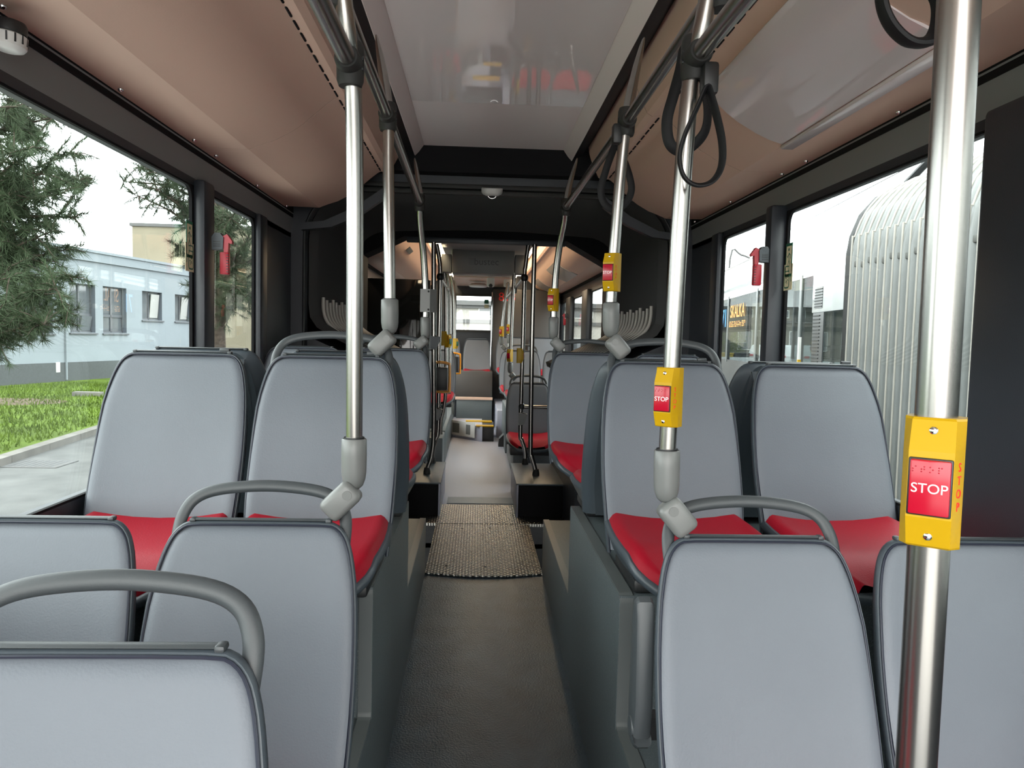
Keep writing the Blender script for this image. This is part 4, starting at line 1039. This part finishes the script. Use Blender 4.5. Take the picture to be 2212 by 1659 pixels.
# blue building (local x along the facade, local y into the building)
def house_window(bt, s0, s1, z0, z1, split=.55, tall=True, open_=False, dep=.16):
    fr = MB(); w = .05
    for a, c_, e, f in ((s0, z0, s1, z0+w), (s0, z1-w, s1, z1), (s0, z0, s0+w, z1), (s1-w, z0, s1, z1), (s0+(s1-s0)*.45, z0, s0+(s1-s0)*.45+w*1.2, z1)): fr.box(a, dep-.03, c_, e, dep+.03, f)
    if tall: fr.box(s0, dep-.03, z0+.50, s1, dep+.03, z0+.58)
    wn = part('window', fr, 'wframe', bt)
    g = MB(); g.box(s0, dep, z0, s1, dep+.01, z1); part('pane', g, 'pane', wn)
    g = MB(); g.box(s0-.04, -.05, z0-.06, s1+.06, dep, z0-.015); part('sill', g, 'wframe', wn)
    g = MB(); g.box(s1-.005, 0.005, z0, s1+.012, dep, z1); g.box(s0-.012, .005, z0, s0+.005, dep, z1); g.box(s0, .005, z1-.005, s1, dep, z1+.012); part('reveal', g, 'reveal', wn)
    return wn
bt = thing('building', 'pale blue single-storey building with dark framed windows beyond the lawn on the left', 'building', B0, RZ)
WN = [(-6.6, -5.2, 1.46, 2.98), (-3.9, -2.6, 1.46, 2.98), (-1.45, .02, 1.46, 2.98), (.55, 1.88, 1.46, 2.98), (2.55, 3.63, 1.50, 2.97), (3.97, 5.10, 1.50, 2.97), (5.91, 7.02, 1.97, 2.95), (7.79, 8.80, 1.97, 2.95)]
wl = MB(); prev = -18.0; ztop = 3.70
for s0, s1, z0, z1 in WN:
    wl.box(prev, 0, .6, s0, .3, ztop); wl.box(s0, 0, .6, s1, .3, z0); wl.box(s0, 0, z1, s1, .3, ztop); prev = s1
wl.box(prev, 0, .6, 10.9, .3, ztop); wl.box(10.6, 0, .6, 10.9, 9, ztop)
part('wall', wl, 'bluewall', bt, ang=20)
b = MB(); b.box(-18, -.015, 0, 10.92, .3, .61); part('plinth', b, 'plinth', bt)
b = MB(); b.box(-18, -.07, 3.68, 10.97, 9, 3.95); b.box(-18, -.12, 3.95, 11.0, 9, 4.03); part('roof_edge', b, 'bluewall', bt)
b = MB(); b.box(-18, .3, .2, 10.6, 9, .3); b.box(-18, 1.6, .3, 10.6, 1.65, 3.7); part('interior_wall', b, 'wframe', bt)
for i, (s0, s1, z0, z1) in enumerate(WN):
    wn = house_window(bt, s0, s1, z0, z1, tall=z0 < 1.9)
    if i in (4, 6, 7):   # tilted or curtained sash
        b = MB(); z_a, z_b = (z0+.06, z0+.5) if i == 4 else (z0+.08, z1-.08)
        x0 = s0+(s1-s0)*.52; b.loft([[(x0, .13, z_a), (s1-.08, .13, z_a), (s1-.08, .15, z_a), (x0, .15, z_a)], [(x0, .05, z_b), (s1-.08, .05, z_b), (s1-.08, .07, z_b), (x0, .07, z_b)]]); part('tilted_sash', b, 'curtain' if i != 4 else 'pane', wn)
    else:
        b = MB(); b.box(s0+.06, .175, z0+.1, s1-.06, .18, z1-.7); part('curtain', b, 'curtain', wn)
b = MB(); b.box(2.32, -.06, .1, 2.36, -.02, 2.2); part('downpipe', b, 'bluewall', bt)
b = MB(); b.box(1.95, -.03, .33, 2.1, 0, .62); part('meter_box', b, 'white', bt)
# tan building behind
tb = thing('building', 'tall tan rendered building behind the pale blue one', 'building', (-14.5, 38, 0))
b = MB(); b.box(-17.3, 38, 0, -8.5, 48, 6.75); part('wall', b, 'tan', tb, world=True)
b = MB(); b.box(-17.4, 37.9, 6.75, -8.4, 48.1, 6.9); part('roof_edge', b, 'cornice', tb, world=True)
# distant hills
b = MB(); P = []
for i in range(41):
    x = -300+6*i; h = 16+6*sin(i*.55)+4*sin(i*1.3+1); P.append([(x, 210, -1), (x, 214, h), (x, 240, h*.9)])
b.grid(P); struct('hills', b, 'needle')

# pines
def pine(label, base, top, trunk_r, tips, seed, dens=1.0, spread=1.2):
    rr = random.Random(seed); t = thing('pine_tree', label, 'tree', base)
    tr = MB(); tpts = [Vector(base)+(Vector(top)-Vector(base))*(i/8)+Vector((.08*sin(i*1.3), .08*cos(i*2.1), 0)) for i in range(9)]
    tr.tube(tpts, [trunk_r*(1-.75*i/8) for i in range(9)], n=10); part('trunk', tr, 'bark', t, world=True)
    br = MB(); nd = MB()
    def tuft(p, d):
        for k in range(int(26*dens)):
            v = Vector((rr.gauss(0, 1), rr.gauss(0, 1), rr.gauss(0, 1))).normalized(); v = (v*.8+d*.75).normalized()
            L = .10+.09*rr.random(); s = v.orthogonal().normalized()*.0042; q = p-d*rr.random()*.16
            nd.add([q-s, q+s, q+v*L], [(0, 1, 2)])
    for tip in tips:
        tip = Vector(tip); a = tpts[min(8, max(1, int(8*(tip.z-base[2]-.4)/(top[2]-base[2]))))] if top[2] > tip.z else tpts[7]
        mid = (a+tip)/2+Vector((0, 0, .18)); bp = smooth_path([a, mid, tip], 6); n = len(bp)
        br.tube(bp, [.035*(1-.8*i/(n-1)) for i in range(n)], n=6)
        for i in range(n):
            if i < n*.25: continue
            for k in range(3):
                d = Vector((rr.gauss(0, 1), rr.gauss(0, 1), rr.gauss(0, .8)+.15)).normalized(); L = (.25+.40*rr.random())*spread*(1.1-.5*i/n)
                e = bp[i]+d*L; br.tube([bp[i], (bp[i]+e)/2+Vector((0, 0, .03)), e], [.010, .007, .004], n=4, caps=False)
                tuft(e, d); tuft(bp[i]+d*L*.55, d)
    part('branches', br, 'bark', t, world=True); f = part('foliage', nd, 'needle', t, world=True, ang=180); f['kind'] = 'stuff'
    return t
rg = random.Random(11); tips = []
for px, py in ((150, 330), (130, 250), (95, 225), (170, 390), (190, 400), (160, 470), (130, 420), (165, 600), (150, 660), (140, 690), (95, 700), (60, 690), (40, 640), (110, 560), (140, 540), (120, 620), (60, 560), (30, 500), (80, 480), (60, 400), (30, 330), (80, 320), (40, 270), (20, 230), (100, 370), (10, 430), (20, 600), (90, 620), (-60, 300), (-80, 500), (-60, 620), (60, 450), (110, 500), (-20, 380), (0, 540), (45, 215), (90, 290), (20, 470)):
    tips.append(U(px, py, 10.6+rg.uniform(-.9, .9)))
tips = [p for p in tips]
pine('big pine tree close to the bus at the left edge', (-7.6, 10.8, .05), (-7.5, 10.8, 7.2), .16, tips, 5, 1.5, .95)
tips = []
for px, py in ((268, 392), (290, 420), (300, 360), (330, 372), (340, 410), (370, 380), (365, 430), (400, 400), (400, 450), (420, 430), (440, 470), (480, 450), (500, 470), (530, 480), (490, 520), (530, 540), (500, 570), (535, 600), (510, 620), (545, 640), (480, 600), (555, 560), (560, 500), (470, 540), (380, 530), (420, 620), (575, 620)):
    tips.append(U(px, py, 15.5+rg.uniform(-1, 1)))
q0 = U(466, 740, 15.7)
pine('slimmer pine tree further off, its bare trunk seen behind the red left hammer', (q0.x, 15.7, .05), (q0.x+.15, 15.7, 6.5), .15, tips, 8, 1.2, 1.0)

# neighbouring bus close on the right: grey bellows
hb = [(3.02, .35), (3.0, .6), (3.0, 2.35), (3.02, 2.5), (3.09, 2.68), (3.22, 2.83), (3.42, 2.93), (3.8, 2.97), (5.4, 2.97)]
hn = normals2(hb)
t = thing('articulated_bus', 'neighbouring articulated bus with grey ribbed bellows close outside the right window', 'bus', (3.2, 5, 0))
rings = []; NR = 17; ya, yb = 4.25, 6.0
for i in range(NR*6+1):
    y = ya+(yb-ya)*i/(NR*6); d = (.0, .035, .052, .055, .052, .035)[i % 6]
    rings.append([(p[0]-abs(n[0])*d, y, p[1]+abs(n[1])*d) for p, n in zip(hb, hn)])
b = MB(); b.loft(rings, close=False); bl = part('bellows', b, 'bellgrey', t, world=True, ang=20)
for i in range(1, NR):
    y = ya+(yb-ya)*(i+.58)/NR
    b = MB(); b.tube(smooth_path([(p[0]-abs(n[0])*.056, y, p[1]+abs(n[1])*.056) for p, n in zip(hb[:-1], hn)], 3), .005, n=6, r2=.009, up=(0, 1, 0)); part('rib_edge', b, 'rib', bl, world=True)
    if i % 1 == 0:
        b = MB(); b.rbox((3.0-.030, y-.05, 2.28+.012*(i % 3)), (.03, .07, .05), .008); part('fold_clip', b, 'bellseam', bl, world=True)
b = MB(); b.loft([[(p[0]-.05, 5.99, p[1]+.03) for p in hb], [(p[0]-.05, 6.06, p[1]+.03) for p in hb], [(p[0]+.25, 6.06, p[1]-.25) for p in hb], [(p[0]+.25, 5.99, p[1]-.25) for p in hb]], wrap=True, close=False); part('bellows_frame', b, 'rubber', t, world=True)
b = MB(); b.rbox((4.2, -1.85, .66), (2.45, 12.5, .55), .05); part('lower_body', b, 'buswhite', t, world=True)
b = MB(); b.rbox((4.2, -1.85, 1.38), (2.43, 12.5, .90), .05); part('window_band', b, 'busdark', t, world=True)
b = MB(); b.rbox((4.2, -1.85, 2.38), (2.45, 12.5, 1.12), .10); part('roof', b, 'buswhite', t, world=True)
b = MB(); b.tube(smooth_path([(3.3, 5.9, 2.9), (3.5, 5.4, 3.25), (4.0, 5.0, 3.4)], 5), .03, n=8); part('roof_cable', b, 'black', t, world=True)

# second bus further away
P0 = Vector((4.9, 10.1, 0)); TB = Vector((1.15, 8.4, 0)).normalized(); RB = atan2(TB.y, TB.x)
t = thing('parked_bus', 'parked bus with dark windows, white roof cover and lit route sign beyond the bellows', 'bus', P0, RB)
# local: x along, y = -left ; the side facing us is at y=0, body towards -y
b = MB(); b.box(-1.0, -2.5, .35, 11, 0, 1.25); part('lower_body', b, 'busdark', t)
b = MB(); b.box(-1.0, -2.5, 2.70, 11, 0, 2.82); part('roof', b, 'buswhite', t)
b = MB(); b.rbox((7.6, -1.2, 3.12), (7.0, 2.3, .70), .10); b.box(4.6, -2.4, 2.76, 11, 0.0, 2.86); part('roof_cover', b, 'buswhite', t)
b = MB(); b.tube([(4.4, -.15, 3.50), (11, -.15, 3.50)], .02, n=8); part('roof_rail', b, 'chrome', t)
fr = MB()
for x in (-.95, 1.75, 4.72, 7.6, 10.9): fr.box(x-.06, -.06, 1.2, x+.06, .012, 2.75); fr.box(x-.06, -2.5, 1.2, x+.06, -2.44, 2.75)
part('window_pillar', fr, 'alutrim', t)
g = MB(); g.box(-1.0, -.012, 1.25, 11, -.006, 2.70); part('side_window', g, 'glassbus', t); g = MB(); g.box(-1.0, -2.49, 1.25, 11, -2.484, 2.70); part('side_window', g, 'glassbus', t)
b = MB(); b.rbox((.42, .005, 2.42), (1.35, .03, .60), .02); vp = part('vent_panel', b, 'buswhite', t)
b = MB(); b.box(.60, .018, 2.18, .95, .026, 2.50); part('vent_grille', b, 'busdark', vp)
for k in range(7):
    b = MB(); b.box(.60, .024, 2.20+k*.043, .95, .032, 2.215+k*.043); part('grille_slat', b, 'rubber', vp)
b = MB(); b.box(.55, -.005, 1.25, 1.05, .012, 2.12); gc = part('grille_column', b, 'busdark', t)
for k in range(16):
    b = MB(); b.box(.72, .010, 1.27+k*.053, 1.02, .022, 1.287+k*.053); part('grille_slat', b, 'rubber', gc)
def led(s, x, z, size, mat, sp=1.0):
    m = text_mb(s, size, .002, sp); m.xf(Matrix.Translation((x, .012, z)) @ Matrix.Rotation(pi, 4, 'Z') @ FACE_Y); return m
sg = MB(); sg.box(5.4, -.05, 1.9, 8.6, -.02, 2.62); sgn = part('route_sign', sg, 'busdark', t)
part('lettering', led('SKALKA', 6.55, 2.36, .42, None), 'ledorange', sgn); part('lettering', led('71', 8.0, 2.22, .62, None), 'ledblue', sgn)
dr_ = MB(); r5 = random.Random(2)
for k in range(46):
    x = 5.7+k*.037; 
    for j in range(4):
        if r5.random() < .6: dr_.box(x, .010, 2.02+j*.035, x+.022, .013, 2.04+j*.035)
part('dot_row', dr_, 'ledorange', sgn)
# yellow and white marker post between the buses
q = U(1726, 772, 11.5)
t = thing('marker_post', 'white marker strip with a yellow band in front of the parked bus', 'post', (q.x, q.y, 0))
b = MB(); b.rbox((q.x, q.y, .95), (.045, .03, 1.90-.29), .005); part('strip', b, 'white', t, world=True)
b = MB(); b.box(q.x-.0235, q.y-.0165, 1.27, q.x+.0235, q.y+.0165, 1.40); part('band', b, 'yellow', t, world=True)
b = MB(); b.box(q.x-.06, q.y-.06, 0, q.x+.06, q.y+.06, .15); part('foot', b, 'rubber', t, world=True)

# grey buildings behind
def grey_house(label, loc, rz, L, Hh, wins, dep=8, lz=2.02, wm='concrete'):
    t = thing('building', label, 'building', loc, rz)
    b = MB(); b.box(0, 0, 0, L, dep, Hh); part('wall', b, wm, t)
    b = MB(); b.box(-.2, -.35, Hh-.25, L+.2, dep+.2, Hh); b.box(-.2, -.18, Hh-.42, L+.2, dep, Hh-.25); part('cornice', b, 'cornice', t)
    b = MB(); b.box(0, -.12, lz, L, 0, lz+.2); part('ledge', b, 'cornice', t)
    for s0, s1, z0, z1 in wins:
        fr = MB()
        for a, c_, e, f in ((s0-.06, z0-.06, s1+.06, z0), (s0-.06, z1, s1+.06, z1+.06), (s0-.06, z0, s0, z1), (s1, z0, s1+.06, z1)): fr.box(a, -.05, c_, e, .01, f)
        wn = part('window', fr, 'white', t); g = MB(); g.box(s0, -.02, z0, s1, -.01, z1); part('pane', g, 'pane', wn)
    return t
grey_house('grey rendered building with cornice behind the parked bus on the right', (12, 56, 0), 0, 26, 4.95, [(a, a+b_, 1.25, 2.65) for a, b_ in ((4.6, .9), (6.4, .8), (7.9, 1.0), (10.6, .8), (11.9, .9), (13.8, 1), (16, 1))]+[(a, a+.5, 3.75, 4.25) for a in (5.0, 6.6, 8.4, 9.6, 11.2, 12.5, 14)], lz=3.3)
grey_house('long grey building across the yard behind the bus, seen through the rear windows', (-6, 42, 0), 0, 15.5, 3.7, [(a, a+1.0, .6, 1.7) for a in (9.5, 11.3, 13.4)]+[(a, a+1.0, 2.9, 3.3) for a in (2.0, 6.0, 9.7, 11.4, 13.2)], lz=2.45, wm='cream')  # wall colour carries the overexposed brightness of this view
# low wall strip and shrubs near bins
def wheelie(label, px, py, Y, mat, w=.62, h=1.1):
    q = UZ(px, py, 0); d = ray(px, py); q = CAM+d*(Y/d.y); q.z = 0
    t = thing('wheelie_bin', label, 'bin', q)
    b = MB(); b.loft([[(q.x-w*.42, Y-.25, .08), (q.x+w*.42, Y-.25, .08), (q.x+w*.42, Y+.25, .08), (q.x-w*.42, Y+.25, .08)], [(q.x-w/2, Y-.33, h*.9), (q.x+w/2, Y-.33, h*.9), (q.x+w/2, Y+.33, h*.9), (q.x-w/2, Y+.33, h*.9)]]); part('body', b, mat, t, world=True)
    b = MB(); b.rbox((q.x, Y, h*.95), (w+.06, .74, .10), .03); part('lid', b, mat, t, world=True)
    for s in (-1, 1):
        b = MB(); b.lathe([(.09, 0), (.09, .05)], (q.x+s*w*.40-.02, Y+.25, .09), (1, 0, 0), n=12); part('wheel', b, 'tyre', t, world=True)
    return t
wheelie('yellow wheeled bin behind the parked bus', 1568, 780, 48, 'binyellow', .74, 1.05)
wheelie('wide dark bin next to the yellow one', 1599, 782, 48, 'bindark', .98, 1.08)
sh = MB(); r6 = random.Random(4); q = U(1573, 740, 54.2)
for k in range(2600):
    v = Vector((r6.gauss(0, .5), r6.gauss(0, .4), r6.gauss(0, .7))); p = Vector((q.x, 54.2, 1.6))+v
    d = Vector((r6.gauss(0, 1), r6.gauss(0, 1), r6.gauss(0, 1))).normalized()*.09; e = d.orthogonal().normalized()*.05; sh.add([p-e, p+e, p+d], [(0, 1, 2)])
t = thing('shrub', 'green shrub behind the yellow bin', 'shrub', (q.x, 54.2, 0)); f = part('foliage', sh, 'grass', t, world=True, ang=180); b = MB(); b.tube([(q.x, 54.2, 0), (q.x, 54.2, 1.3)], .05, n=6); part('stem', b, 'bark', t, world=True)
def car(label, loc, rz):
    t = thing('parked_car', label, 'car', loc, rz)
    prof = [(-2.1, .35), (-2.15, .65), (-2.1, .95), (-1.95, 1.05), (-1.6, 1.55), (-1.2, 1.64), (.1, 1.62), (.9, 1.10), (1.75, .98), (2.05, .85), (2.12, .55), (2.08, .32)]
    b = MB(); rings = []
    for y, k in ((-.90, .93), (-.88, .985), (-.80, 1), (.80, 1), (.88, .985), (.90, .93)):
        rings.append([(x*(.99 if k < 1 else 1), y*(1 if z < 1.06 else .86), .32+(z-.32)*k) for x, z in prof])
    b.loft(rings); part('body', b, 'carwhite', t, ang=40)
    for s in (-1, 1):
        g = MB(); g.prism([(-1.75, 1.08), (-1.5, 1.48), (-.35, 1.52), (-.35, 1.08)], .02, lambda a, z, d: (a, s*(.80+d), z)); g.prism([(-.28, 1.08), (-.28, 1.52), (.08, 1.50), (.75, 1.10)], .02, lambda a, z, d: (a, s*(.80+d), z)); part('side_window', g, 'pane', t)
        for x in (-1.32, 1.28):
            w = MB(); w.lathe([(.20, -.10), (.31, -.10), (.33, -.06), (.33, .06), (.31, .10), (.20, .10)], (x, s*.80, .33), (0, 1, 0), n=22); wh = part('wheel', w, 'tyre', t)
            w = MB(); w.lathe([(.02, .0), (.20, .0), (.20, .02), (.02, .03)], (x, s*.885, .33), (0, s, 0), n=16); part('hubcap', w, 'alu', wh)
        l = MB(); l.rbox((-2.08, s*.68, .92), (.10, .28, .14), .03); part('tail_lamp', l, 'hammer', t); l = MB(); l.rbox((.62, s*.98, 1.10), (.14, .16, .12), .03); part('wing_mirror', l, 'carwhite', t)
    return t
def gp(px, Y): d = ray(px, 780); p = CAM+d*(Y/d.y); p.z = 0; return p
car('white estate car seen through the parked bus, right of the right pillar', gp(1728, 46), radians(58)); car('white car seen through the parked bus, left of the right pillar', gp(1657, 50.5), radians(58))
# overhead wire
b = MB(); b.tube([U(1500, 605, 60), U(1980, 352, 16)], .012, n=6); solo('overhead_wire', b, 'rubber', 'thin overhead wire crossing the white sky on the right', 'wire')
# lamp post far right
q = U(1577, 560, 40); t = thing("street_lamp", "thin street lamp beyond the parked bus", "lamp", (q.x, 40, 0)); b = MB(); b.tube(smooth_path([(q.x, 40, 0), (q.x, 40, q.z), (q.x+.6, 40, q.z+.25), (q.x+1.5, 40, q.z-.1)], 4), .05, n=8); part('post', b, 'cornice', t, world=True); b = MB(); b.rbox((q.x+1.6, 40, q.z-.12), (.5, .2, .12), .03); part('lamp_head', b, 'cornice', t, world=True)
